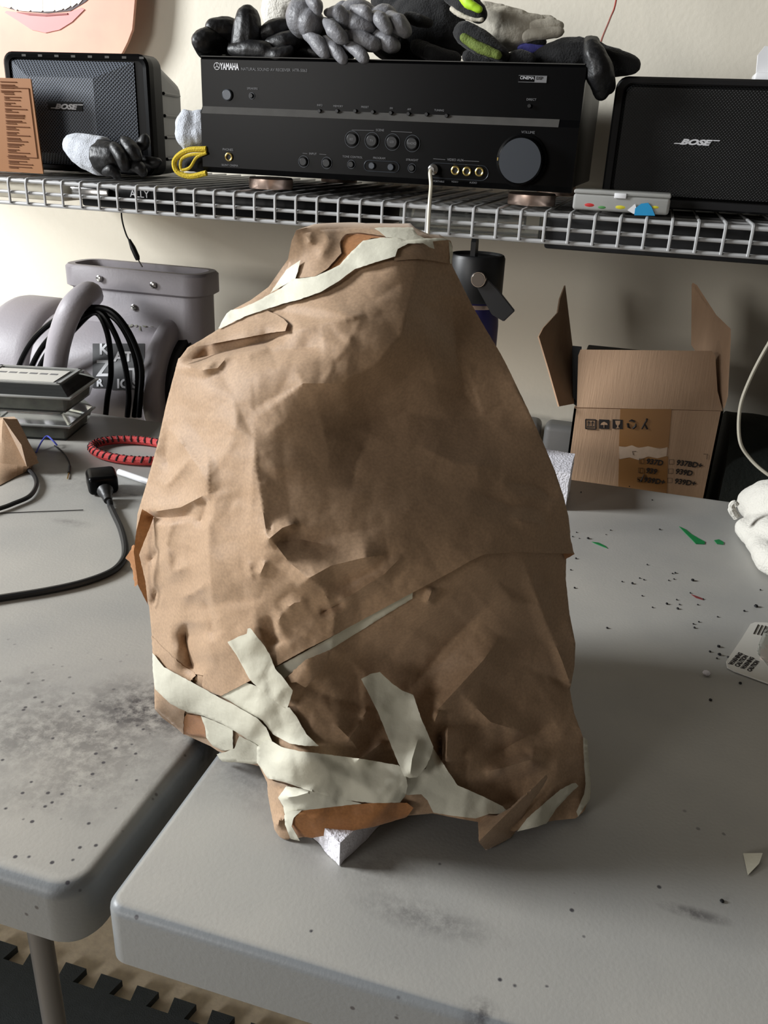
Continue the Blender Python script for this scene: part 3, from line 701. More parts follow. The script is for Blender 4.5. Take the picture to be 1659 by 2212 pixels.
glove('small blue glove tucked under the pale leather glove', 1.03, [
    ('palm', bluecl, [('f', K3([(790, 310, 0), (850, 310, 0), (920, 315, 0)]), [10, 13, 10])]),
    ('cuff', blkcloth, [('f', K3([(830, 280, .0), (890, 265, 0), (920, 270, 0)]), [10, 12, 10])])], g)
glove('crumpled dark grey glove at the receiver top edge below the blue glove', 1.0, [
    ('palm', blkcloth, [('f', K3([(440, 360, 0), (560, 380, 0), (680, 385, 0)]), [12, 10, 7]), ('f', K3([(700, 370, 0), (780, 360, 0), (850, 375, 0)]), [9, 13, 10])])], g)
glove('black leather glove with a dangling cuff between receiver and right speaker', 1.02, [
    ('palm', blkcloth, [('f', K3([(900, 370, .0), (1030, 345, 0), (1150, 340, 0), (1270, 350, 0)]), [16, 26, 28, 24]), ('f', K3([(1280, 370, 0), (1380, 400, 0), (1500, 420, 0)]), [24, 25, 17])]),
    ('cuff', rubber, [('f', K3([(1230, 270, -.02), (1250, 340, -.03), (1290, 470, -.03), (1300, 590, -.025)]), [13, 20, 27, 16]), ('f', K3([(1290, 350, -.03), (1330, 470, -.03), (1350, 560, -.02)]), [10, 16, 14]), ('f', K3([(1200, 250, -.02), (1260, 255, -.022), (1280, 275, -.02)]), [5, 7, 6])])], g)

glove('rolled pair of gloves, pale grey cuff and dark fingers, in front of the left speaker', .995, [
    ('cuff', greyknit, [('f', K1([(460, 950), (520, 985), (600, 1010), (640, 1030)])[:0] or [(165, 318), (195, 330), (222, 338)], [27, 34, 36])]),
    ('fingers', rubber, [('f', [(225, 340, -.005), (245, 338, -.01)], [34, 28])]),
    ('finger', rubber, [('f', [(228, 372, -.02), (243, 368, -.022), (253, 378, -.02)], [9, 11, 10])]),
    ('finger', rubber, [('f', [(248, 318, -.02), (262, 340, -.026), (268, 358, -.024)], [12, 13, 12])]),
    ('finger', rubber, [('f', [(270, 305, -.01), (285, 322, -.016), (295, 340, -.016)], [12, 14, 12])]),
    ('finger', rubber, [('f', [(280, 352, -.01), (300, 362, -.016), (308, 372, -.016)], [11, 13, 11])]),
    ('finger', rubber, [('f', [(290, 320, .01), (310, 310, .004), (314, 298, .004)], [8, 12, 10])]),
    ('finger', rubber, [('f', [(300, 345, .01), (325, 350, .004), (342, 350, .004)], [10, 11, 9])])], 'gloves lying on the wire shelf')
t = glove('folded grey glove with yellow trimmed cuff squeezed against the left of the receiver', .99, [
    ('palm', greyknit, [('f', [(412, 265, 0), (410, 295, 0)], [28, 30]), ('f', [(432, 255, 0), (435, 290, 0)], [20, 26])]),
    ('lining', blkcloth, [('f', [(400, 354, .002), (440, 352, .002)], [14, 18])])], 'gloves lying on the wire shelf')
b = B(); c0 = bez([on_y(x, y_, .975) for x, y_ in [(446, 322), (405, 325), (378, 345), (382, 370), (410, 381), (446, 374)]], 6); b.tube(c0, .0032, 8)
c0 = bez([on_y(x, y_, .973) for x, y_ in [(446, 330), (425, 340), (410, 362), (392, 366), (392, 345), (410, 335), (440, 332)]], 6); b.tube(c0, .0018, 8); b.build('yellow_trim', yellow, t)

# red wire on the wall, and the cord with connector below the shelf
t = thing('red_wire', 'thin red wire hanging in front of the wall above the black leather glove', 'wire', on_y(1300, 85, 1.12))
b = B(); b.tube(bez([on_y(x, y_, yy) for x, y_, yy in [(1400, -420, 1.34), (1345, -120, 1.28), (1331, 0, 1.26), (1318, 40, 1.23), (1300, 85, 1.10), (1295, 110, 1.06)]], 6), .0011, 8); b.build('strand', redwire, t)
t = thing('power_lead', 'thin black lead with barrel connector hanging from the shelf above the blower', 'cable', on_y(265, 450, 1.22))
b = B(); b.tube(bez([on_y(x, y_, 1.2) for x, y_ in [(262, 425), (263, 470), (272, 505), (281, 522)]], 6), .0012, 8); b.build('cord', blk, t)
b = B(); b.tube([on_y(x, y_, 1.2) for x, y_ in [(279, 517), (287, 535), (296, 555), (298, 562)]], [.002, .0042, .0042, .003], 12); b.build('connector', blk, t)
b = B(); b.tube([on_y(298, 560, 1.2), on_y(308, 577, 1.2)], .0011, 8); b.build('tip', chrome, t)

# clear box of bits on the shelf
cy_ = .965
P0, P1 = on_y(1235, 455, cy_), on_y(1443, 468, cy_); x0, x1, z0 = P0.x, P1.x, SZ
zt = on_y(1340, 414, cy_).z
t = thing('parts_box', 'frosted plastic parts box with coloured bits in front of the right speaker', 'box', ((x0+x1)/2, 1.0, z0))
b = B(); b.box((x0, cy_, z0), (x1, cy_+.045, zt-.004), .003, 3); b.build('shell', frost, t)
b = B(); b.box((x0, cy_-.0005, zt-.004), (x1, cy_+.0455, zt), .0015, 3); b.build('lid', frost, t)
p = on_y(1340, 424, cy_); b = B(); b.box((p.x-.006, cy_-.002, p.z-.002), (p.x+.006, cy_-.0005, p.z+.003), .0005); b.build('latch', white, t)
for i, (px, py, w, h, m) in enumerate(((1273, 443, 24, 8, redp), (1300, 448, 20, 6, grnp), (1340, 448, 24, 8, yelp), (1415, 448, 18, 6, yelp))):
    p = on_y(px, py, cy_-.0009); b = B(); b.ball((p.x, cy_+.0005, p.z), 1.0, (w/2*.00052, .001, h/2*.00052), 10); b.build('coloured_bit', m, t)
p = [on_y(x, y_, cy_-.0015) for x, y_ in [(1370, 465), (1372, 450), (1385, 440), (1400, 438), (1408, 448), (1415, 466)]]; b = B(); b.prism(p, (0, .0008, 0)); b.build('blue_label', tealm, t)
p = [on_y(x, y_, cy_-.0013) for x, y_ in [(1355, 454), (1372, 440), (1378, 462), (1368, 462)]]; b = B(); b.prism(p, (0, .0005, 0)); b.build('white_label', white, t)

# ================================================================== BLOWER
t = thing('air_blower', 'grey plastic carpet blower with cord wound round the handle, behind the left table', 'blower', (-.80, 1.2, .62))
cy0, cz0 = 1.20, .752
def xcyl(name, x0, x1, r, m, par, cy=cy0, cz=cz0, rr=.014, n=56):
    b = B(); k = 5; prof = [(r-rr+rr*math.sin(math.pi/2*i/k), rr-rr*math.cos(math.pi/2*i/k)) for i in range(k+1)]+[(r-rr+rr*math.cos(math.pi/2*i/k), (x1-x0)-rr+rr*math.sin(math.pi/2*i/k)) for i in range(k+1)]
    b.lathe(prof, (x0, cy, cz), (1, 0, 0), n); return b.build(name, m, par, 40)
xcyl('left_volute', -.995, -.885, .114, blowerm, t, rr=.03)
xcyl('motor_drum', -.90, -.68, .100, blowerm, t, cy=1.195)
xcyl('right_volute', -.694, -.664, .116, blowerm, t, rr=.014)
b = B(); b.lathe([(.088, 0), (.090, .018), (.080, .022)], (-.668, cy0, cz0), (1, 0, 0), 48); gr = b.build('intake_grille', blk_dark, t)
for i in range(5):
    b = B(); R = .02+i*.016; b.tube([Vector((-.6455, cy0+R*math.cos(a), cz0+R*math.sin(a))) for a in [2*math.pi*k/40 for k in range(40)]], .0016, 6, closed=True); b.build('grille_ring', blk, gr)
# outlet duct
def duct(z0, z1, x0, x1, y0, y1, r, name, m, par):
    def lp(z, g): return [Vector((p.x, cyy, z)) for p in []]
    def rz(x0, x1, y0, y1, r, z):
        pts = []
        for cx, cyq, a0 in ((x1-r, y1-r, 0), (x0+r, y1-r, 90), (x0+r, y0+r, 180), (x1-r, y0+r, 270)):
            for k in range(7):
                a = math.radians(a0+k*15); pts.append(Vector((cx+r*math.cos(a), cyq+r*math.sin(a), z)))
        return pts
    b = B(); loft(b, [rz(x0+.006, x1-.006, y0+.006, y1-.006, r, z0), rz(x0, x1, y0, y1, r, z0+.004), rz(x0, x1, y0, y1, r, z1-.004), rz(x0+.003, x1-.003, y0+.003, y1-.003, r, z1), rz(x0+.013, x1-.013, y0+.013, y1-.013, r*.7, z1), rz(x0+.014, x1-.014, y0+.014, y1-.014, r*.7, z0+.004)], True, True)
    return b.build(name, m, par, 40)
duct(.895, .930, -.862, -.622, 1.155, 1.24, .028, 'outlet_rim', blowerm, t)
duct(.78, .902, -.855, -.629, 1.161, 1.233, .026, 'outlet_neck', blowerm, t)
for px, py in ((215, 602), (331, 616), (290, 664)):
    p = on_y(px, py, 1.153 if py < 650 else 1.161); b = B(); b.lathe([(.005, 0), (.005, .002), (.003, .003)], p, (0, -1, 0), 14); b.build('screw', chrome, t)
# handle
hp = [on_y(x, y_, yy) for x, y_, yy in [(205, 650, 1.16), (190, 632, 1.08), (155, 665, 1.045), (130, 730, 1.04), (118, 800, 1.045), (112, 870, 1.06), (112, 930, 1.08)]]
hp[0] = on_y(195, 640, 1.12)
b = B(); b.tube(bez(hp, 6), [.019]*2+[.018]*35, 16, flat=.85); b.build('handle', blowerm, t)
# cord wound over the drum
ph = [([(35, 860), (38, 800), (75, 730), (140, 678), (190, 665), (240, 672), (280, 720), (305, 790), (303, 860), (300, 900)], 1.066),
      ([(60, 860), (62, 810), (95, 745), (150, 695), (200, 668), (250, 690), (285, 750), (298, 820), (290, 900)], 1.072),
      ([(78, 860), (80, 810), (105, 760), (150, 705), (210, 672), (245, 715), (268, 780), (278, 850), (275, 900)], 1.066),
      ([(90, 870), (92, 810), (115, 765), (160, 712), (205, 675), (232, 720), (240, 800), (232, 860), (228, 900)], 1.072)]
for P_, yy in ph:
    b = B(); b.tube(bez([on_y(x, y_, yy+abs(i-4.5)*.002) for i, (x, y_) in enumerate(P_)], 6), .0042, 10); b.build('wound_cord', blk_gloss, t)
# stickers on the drum: wrapped around x-axis drum surface
def on_drum(px, py, r=.1008, cy=1.195):
    v = ray(px, py); o = CAM
    a = v[1]**2+v[2]**2; bq = 2*(v[1]*(o[1]-cy)+v[2]*(o[2]-cz0)); c = (o[1]-cy)**2+(o[2]-cz0)**2-r*r
    D = bq*bq-4*a*c
    if D < 0: D = 0
    tt = (-bq-math.sqrt(D))/(2*a); return Vector(o+v*tt)
def drum_patch(px0, px1, py0, py1, name, m, par):
    b = B(); n = 10; k = 4; g_ = [[b.bm.verts.new(on_drum(px0+(px1-px0)*j/k, py0+(py1-py0)*i/n)) for j in range(k+1)] for i in range(n+1)]
    for i in range(n):
        for j in range(k): b.bm.faces.new((g_[i][j], g_[i][j+1], g_[i+1][j+1], g_[i+1][j]))
    return b.build(name, m, par)
s1 = drum_patch(200, 236, 742, 838, 'sticker', stick, t)
s2 = drum_patch(240, 312, 742, 842, 'sticker', stick, t)
def dtext(s, px, py, size, par, w=1.0, flip=False):
    def mf(u, v_, e):
        k_ = 1/.00062
        X = px+(-u if flip else u)*k_*w; Y = py-(-v_ if flip else v_)*k_
        p = on_drum(X, Y, .1016+e*.5); return p
    text(s, size, 0, 0, 0, mapf=mf, depth=.0002, bold=.0006).build('lettering', prt, par)
dtext('Z', 208, 812, .030, s1); dtext('R', 208, 834, .014, s1); dtext('K', 214, 765, .02, s1)
dtext('T', 278, 820, .022, s2); dtext('ATS', 246, 780, .018, s2, 1.1); dtext('IC S', 252, 838, .017, s2)
def mf2(u, v_, e):
    return on_drum(352-u/.00062, 690+v_/.00062, .1016)
text('Lasko', .022, 0, 0, 0, mapf=mf2, depth=.0001).build('lettering', mat('faint_print', rgb(178, 178, 160), .5), t)

# ================================================================== CARDBOARD BOX
t = thing('cardboard_box', 'open brown cardboard carton with handling symbols behind the right table', 'box', (.03, 1.16, .62))
FY = 1.10
fl, fr_ = on_y(1240, 882, FY), on_y(1563, 888, FY); bxl = -.058; bxr = .124; bz = .825; BK = 1.225
xl, xr = fl.x, fr_.x
def slab(b, pts, th): # thin card polygon
    n = (pts[1]-pts[0]).cross(pts[2]-pts[1]).normalized(); b.prism(pts, n*th)
for nm, pts in (('front_panel', [Vector((xl, FY, .621)), Vector((xr, FY, .621)), Vector((xr, FY, fr_.z)), Vector((xl, FY, fl.z))]),
                ('back_panel', [Vector((xr, BK, .621)), Vector((xl, BK, .621)), Vector((xl, BK, fl.z)), Vector((xr, BK, fr_.z))]),
                ('side_panel', [Vector((xl, BK, .621)), Vector((xl, FY, .621)), Vector((xl, FY, fl.z)), Vector((xl, BK, fl.z))]),
                ('side_panel', [Vector((xr, FY, .621)), Vector((xr, BK, .621)), Vector((xr, BK, fr_.z)), Vector((xr, FY, fr_.z))]),
                ('bottom_panel', [Vector((xl, FY, .621)), Vector((xl, BK, .621)), Vector((xr, BK, .621)), Vector((xr, FY, .621))])):
    b = B(); slab(b, pts, -.003); b.build(nm, cardb, t)
b = B(); slab(b, [on_y(1246, 880, FY), on_y(1561, 887, FY), on_y(1550, 845, FY+.012), on_y(1545, 768, FY+.026), on_y(1538, 758, FY+.028), on_y(1254, 755, FY+.028), on_y(1249, 768, FY+.026)], -.003); b.build('front_flap', cardb, t)
b = B(); slab(b, [on_y(1240, 872, FY+.004), on_y(1208, 878, FY-.012), on_y(1186, 800, FY-.004), on_y(1164, 727, FY+.004), on_y(1174, 708, FY+.022), on_y(1205, 675, FY+.06), on_y(1210, 645, FY+.085), on_y(1221, 616, FY+.12), on_y(1237, 748, FY+.12)], .003); b.build('side_flap', cardb, t)
b = B(); slab(b, [on_y(1563, 884, FY+.0), on_y(1508, 755, FY+.12), on_y(1493, 745, FY+.125), on_y(1494, 615, FY+.125), on_y(1503, 620, FY+.12), on_y(1545, 685, FY+.06), on_y(1576, 715, FY+.012), on_y(1576, 740, FY+.008), on_y(1570, 860, FY-.002)], .003); b.build('side_flap', cardb, t)
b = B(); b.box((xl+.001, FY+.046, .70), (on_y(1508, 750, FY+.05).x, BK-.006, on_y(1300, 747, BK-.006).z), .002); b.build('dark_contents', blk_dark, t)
b = B(); b.prism([on_y(1236, 748, FY+.03), on_y(1256, 750, FY+.03), on_y(1252, 882, FY+.012), on_y(1238, 872, FY+.012)], (0, .004, 0)); b.build('dark_gap_strip', blk_dark, t)  # added black strip, stands in for the dark gap beside the front flap
# print on the front
def bfp(px, py, e=.0006): return on_y(px, py, FY-e)
b = B(); b.prism([bfp(1340, 883), bfp(1451, 884), bfp(1444, 968), bfp(1337, 964)], (0, .0004, 0)); b.build('packing_tape', ptape, t)
b = B(); b.prism([bfp(1337, 990), bfp(1443, 986), bfp(1440, 1080), bfp(1335, 1080)], (0, .0004, 0)); b.build('packing_tape', ptape, t)
b = B(); pp = [(1337, 964), (1350, 966), (1365, 962), (1380, 968), (1400, 964), (1425, 970), (1442, 966), (1440, 985), (1420, 990), (1400, 986), (1380, 994), (1360, 988), (1338, 992)]; b.prism([bfp(*q, .0009) for q in pp], (0, .0004, 0)); b.build('torn_patch', torn, t)
icons = []
for cx in (1276, 1305, 1334):
    b = B(); q = [(cx-11, 906), (cx+11, 907), (cx+11, 927), (cx-11, 926)]; P_ = [bfp(*w, .0012) for w in q]
    if cx == 1276:
        for i in range(4): b.tube([P_[i], P_[(i+1) % 4]], .0008, 4)
        b.tube([bfp(1268, 922, .0012), bfp(1284, 922, .0012)], .0007, 4)
        for ax in (1272, 1280): b.tube([bfp(ax, 920, .0012), bfp(ax, 912, .0012)], .0006, 4); b.prism([bfp(ax-3, 914, .0014), bfp(ax+3, 914, .0014), bfp(ax, 909, .0014)], (0, .0004, 0))
    else: b.prism(P_, (0, .0004, 0))
    o = b.build('symbol', ink, t)
    if cx == 1305: b = B(); b.prism([bfp(*w, .0016) for w in [(1297, 918), (1299, 914), (1305, 911), (1311, 914), (1313, 918)]], (0, .0003, 0)); b.tube([bfp(1305, 917, .0016), bfp(1305, 924, .0016)], .0004, 4); b.build('umbrella_symbol', cardb, o)
    if cx == 1334: b = B(); b.prism([bfp(*w, .0016) for w in [(1329, 909), (1340, 909), (1339, 916), (1336, 919), (1336, 923), (1339, 925), (1330, 925), (1333, 923), (1333, 919), (1330, 916)]], (0, .0003, 0)); b.build('glass_symbol', cardb, o)
b = B(); c = (1364.5, 917)
for k in range(3):
    a = math.radians(90+120*k); q0 = bfp(c[0]+9*math.cos(a-.8), c[1]-9*math.sin(a-.8), .0014); q1 = bfp(c[0]+9*math.cos(a+.1), c[1]-9*math.sin(a+.1), .0014); q2 = bfp(c[0]+9*math.cos(a+.75), c[1]-9*math.sin(a+.75), .0014)
    b.tube([q0, q1, q2], [.0014, .0014, .0005], 5)
b.build('recycling_symbol', ink, t)
b = B(); b.tube([bfp(1397, 908, .0014), bfp(1392, 916, .0014), bfp(1398, 927, .0014)], .0011, 5); b.tube([bfp(1392, 916, .0014), bfp(1386, 927, .0014)], .0008, 5); b.ball(bfp(1397, 906, .0014), .0013, n=8); b.build('bin_symbol', ink, t)
for s, px, py in (('937D', 1395, 1001), ('937BD+', 1460, 1004), ('939', 1394, 1021), ('939D', 1458, 1023), ('939D+', 1390, 1041), ('939D+', 1456, 1044)):
    p = bfp(px, py, .0013); text(s, .0098, p.x, p.y, p.z, depth=.0003, bold=.0003, shear=.1, sx=.95).build('lettering', ink, t)
for px, py in ((1386, 996), (1451, 998), (1384, 1016), (1449, 1018), (1382, 1036), (1447, 1038)):
    b = B(); P_ = [bfp(px+dx, py+dy, .0013) for dx, dy in ((-5, -5), (5, -5), (5, 5), (-5, 5))]; b.tube(P_, .0003, 4, closed=True); b.build('tick_box', ink, t)
b = B(); b.tube([bfp(1377, 1034, .0014), bfp(1384, 1040, .0014), bfp(1392, 1024, .0014)], [.0006, .0012, .0004], 5); b.build('tick_mark', ink, t)
b = B(); b.tube([bfp(1368, 983, .0014), bfp(1366, 975, .0014), bfp(1374, 975, .0014)], .0003, 4); b.tube([bfp(1520, 981, .0014), bfp(1528, 981, .0014), bfp(1527, 992, .0014)], .0003, 4); b.build('corner_mark', ink, t)

# grey folded panels behind, dark bag at right
zt = on_y(1140, 912, 1.28).z
for xa, xb_, lb in ((on_y(1040, 900, 1.28).x, on_y(1167, 915, 1.28).x, 'grey plastic panel standing against the wall, left of the narrow slot beside the carton'), (on_y(1176, 915, 1.28).x, on_y(1420, 915, 1.28).x, 'grey plastic panel standing against the wall directly behind the carton')):
    b = B(); b.box((xa, 1.28, .62), (xb_, 1.32, zt), .010, 4); tag(b.build('folded_table', panelm, None, 40), lb, 'table', 'grey panels behind the tables')
t = thing('duffel_bag', 'dark green black fabric bag slumped behind the table, right of the carton', 'bag', (.25, 1.2, .62))
b = B(); n = 40; mm = 16
p0 = on_y(1560, 917, 1.13)
for i in range(n+1):
    for j in range(mm+1):
        u, v_ = i/n, j/mm*math.pi
        x = .137+u*.35; rr_ = 1-.04*math.sin(u*9)
        y_ = 1.195-.095*math.cos(v_); z_ = .62+(p0.z-.62)*rr_*(math.sin(v_)**.35 if 0 < v_ < math.pi else 0)
        nn = mnoise.noise(Vector((x*14, y_*14, z_*18)))*.008
        b.bm.verts.new((x, y_+nn, max(.621, z_+nn)))
b.bm.verts.ensure_lookup_table()
for i in range(n):
    for j in range(mm): b.bm.faces.new([b.bm.verts[k_] for k_ in (i*(mm+1)+j, (i+1)*(mm+1)+j, (i+1)*(mm+1)+j+1, i*(mm+1)+j+1)])
for i0 in (0, n): b.bm.faces.new([b.bm.verts[i0*(mm+1)+j] for j in range(mm+1)])
b.build('bag_body', mat('dark_green_cloth', rgb(34, 38, 34), .85, var=.3, scale=30, bump=.6, bscale=200), t, 60)

# white cable at the right
t = thing('white_cable', 'white cable looping down in front of the wall at the right edge', 'cable', on_y(1659, 745, 1.06))
pts = [Vector((.20, 1.0, 1.02)), on_y(1690, 700, 1.06), on_y(1659, 745, 1.06), on_y(1622, 815, 1.06), on_y(1599, 880, 1.055), on_y(1598, 950, 1.05), on_y(1620, 990, 1.05), on_y(1659, 1025, 1.045), on_y(1720, 1060, 1.04)]
pts.append(Vector((pts[-1].x+.06, 1.0, TZ+.004))); pts.append(Vector((pts[-1].x+.15, .95, TZ+.0035)))
b = B(); b.tube(bez(pts, 8), .0021, 8); b.build('cord', cream, t)

# ================================================================== BOTTLE
by = .99; c = on_y(1031, 560, by)
t = thing('water_bottle', 'navy steel bottle with black lid and strap behind the wrapped paper object', 'bottle', (c.x, by, TZ))
zt = on_y(1031, 548, by).z; zc = on_y(1031, 640, by).z-.004; R = .0315
b = B(); b.lathe([(.028, 0), (.0305, .003), (.0305, zc-TZ-.028), (.029, zc-TZ-.012), (.0265, zc-TZ-.006), (.0265, zc-TZ+.004)], (c.x, by, TZ), n=48); b.build('body', navy, t)
b = B(); b.lathe([(.0268, 0), (.0270, .004), (.0268, .0075)], (c.x, by, zc-.010), n=48); b.build('neck_ring', metal, t)
b = B(); b.lathe([(.0305, 0), (R, .002), (R, zt-zc-.004), (.030, zt-zc-.0008), (.0285, zt-zc), (.0275, zt-zc-.003), (.0, zt-zc-.004)], (c.x, by, zc), n=56); lid = b.build('lid', blk, t)
b = B(); p = on_y(1020, 548, by-.012); b.prism([Vector((p.x-.001, by-.01+dy, zt-.004+dz)) for dy, dz in ((-.009, 0), (-.009, .018), (-.005, .023), (.004, .023), (.008, .018), (.008, 0))], (.0055, 0, 0)); b.build('loop_handle', blk, lid)
p = on_y(1035, 603, by-R); b = B(); b.lathe([(.0088, -.004), (.0088, .004), (.0080, .0055)], p, (0, -1, 0), 32); b.build('steel_button', chrome, lid)
b = B(); b.lathe([(.0074, .0055), (.0070, .0060)], p, (0, -1, 0), 32); b.build('button_face', mat('brown_steel', rgb(120, 116, 112), .3, 1.0), lid)
yb = by-R-.0015
b = B(); b.prism([on_y(x, y_, yb) for x, y_ in [(1025, 612), (1047, 598), (1075, 625), (1112, 672), (1088, 695), (1062, 680)]], (0, .004, 0)); b.bm.normal_update(); bmesh.ops.bevel(b.bm, geom=list(b.bm.edges), offset=.0008, segments=2, affect='EDGES'); b.build('strap', blk, lid)

# ================================================================== THE WRAPPED PAPER OBJECT
SIL = [(640,497),(660,492),(740,490),(820,490),(893,490),(905,500),(940,514),(965,517),(976,530),(977,575),(990,600),(1020,660),(1050,712),(1082,765),(1100,800),(1150,905),(1175,960),(1200,1020),(1218,1075),(1228,1115),(1232,1150),(1222,1200),(1222,1250),(1230,1325),(1243,1390),(1241,1440),(1231,1490),(1240,1540),(1262,1600),(1272,1660),(1276,1715),(1262,1752),(1243,1768),(1200,1772),(1150,1782),(1110,1796),(1030,1775),(990,1768),(935,1757),(880,1762),(800,1782),(720,1797),(655,1808),(612,1818),(598,1790),(585,1730),(577,1690),(560,1655),(530,1648),(470,1622),(455,1612),(400,1587),(352,1552),(334,1532),(333,1480),(330,1420),(328,1375),(322,1310),(312,1270),(300,1215),(293,1170),(297,1110),(318,1040),(340,960),(360,870),(385,775),(430,742),(480,705),(497,672),(520,664),(580,620),(622,560),(630,520)]
CTRL = [(640,497,50),(740,488,51),(900,492,51),(975,520,50),(625,560,50),(600,610,50),(480,700,50),(385,775,49),(360,870,49),(340,960,49),(318,1040,49),(297,1110,49),(293,1190,49),(320,1300,48.5),(330,1380,48),(333,1450,47.7),
 (335,1532,47.5),(400,1587,47.5),(460,1612,46),(560,1650,43),(598,1800,39.6),(700,1798,38.7),(880,1765,39.5),(1000,1770,39.3),(1110,1798,39.6),(1250,1768,41.8),(1275,1690,43.5),
 (1262,1600,44.5),(1232,1500,46),(1243,1400,46.5),(1230,1320,47),(1225,1210,47.5),(1230,1110,48),(1200,1020,48.5),(1150,900,49),(1080,760,49.5),(1020,660,49.8),(978,580,50),
 (560,760,46.2),(560,900,43.6),(550,1050,42),(550,1200,41),(565,1350,40.4),(600,1500,39.7),(600,1650,39.2),
 (700,700,45.2),(830,620,46.6),(850,550,48.2),(700,560,49.0),(840,770,45.0),(820,900,44.9),(700,900,43.6),(690,1150,40.6),(820,1020,43.0),(840,1160,40.8),(980,780,47.4),(1000,900,47.0),(1000,1020,45.0),(1000,1150,42.5),(860,1290,40.9),(1050,1270,42.8),(1150,1150,45.0),(880,1440,42.3),(740,1440,41.0),(1080,1440,43.9),(950,1580,41.0),(800,1630,39.8),(1150,1620,42),(1100,1740,40.3),(850,1720,38.8),(900,530,49),
 (450,850,46),(440,1000,45),(420,1150,44.6),(420,1300,44.2),(400,1420,44.6),(450,1500,43.5),(500,1600,43),(700,1720,38.6)]
def tps(ctrl):
    P = np.array([(c[0], c[1]) for c in ctrl], float)/500; z = np.array([c[2] for c in ctrl], float)
    def ker(r2): return np.where(r2 > 1e-12, r2*np.log(np.maximum(r2, 1e-12)), 0)
    n = len(P); D = ((P[:, None]-P[None])**2).sum(-1); A = np.zeros((n+3, n+3)); A[:n, :n] = ker(D)+np.eye(n)*0.004
    A[:n, n] = 1; A[:n, n+1:] = P; A[n, :n] = 1; A[n+1:, :n] = P.T
    w = np.linalg.solve(A, np.concatenate([z, np.zeros(3)]))
    def f(x, y):
        Q = np.stack([x, y], -1)/500; out = np.zeros(len(Q))
        for s in range(0, len(Q), 8000):
            q = Q[s:s+8000]; d = ((q[:, None]-P[None])**2).sum(-1); out[s:s+8000] = ker(d)@w[:n]+w[n]+q@w[n+1:]
        return out
    return f
TPS = tps(CTRL)
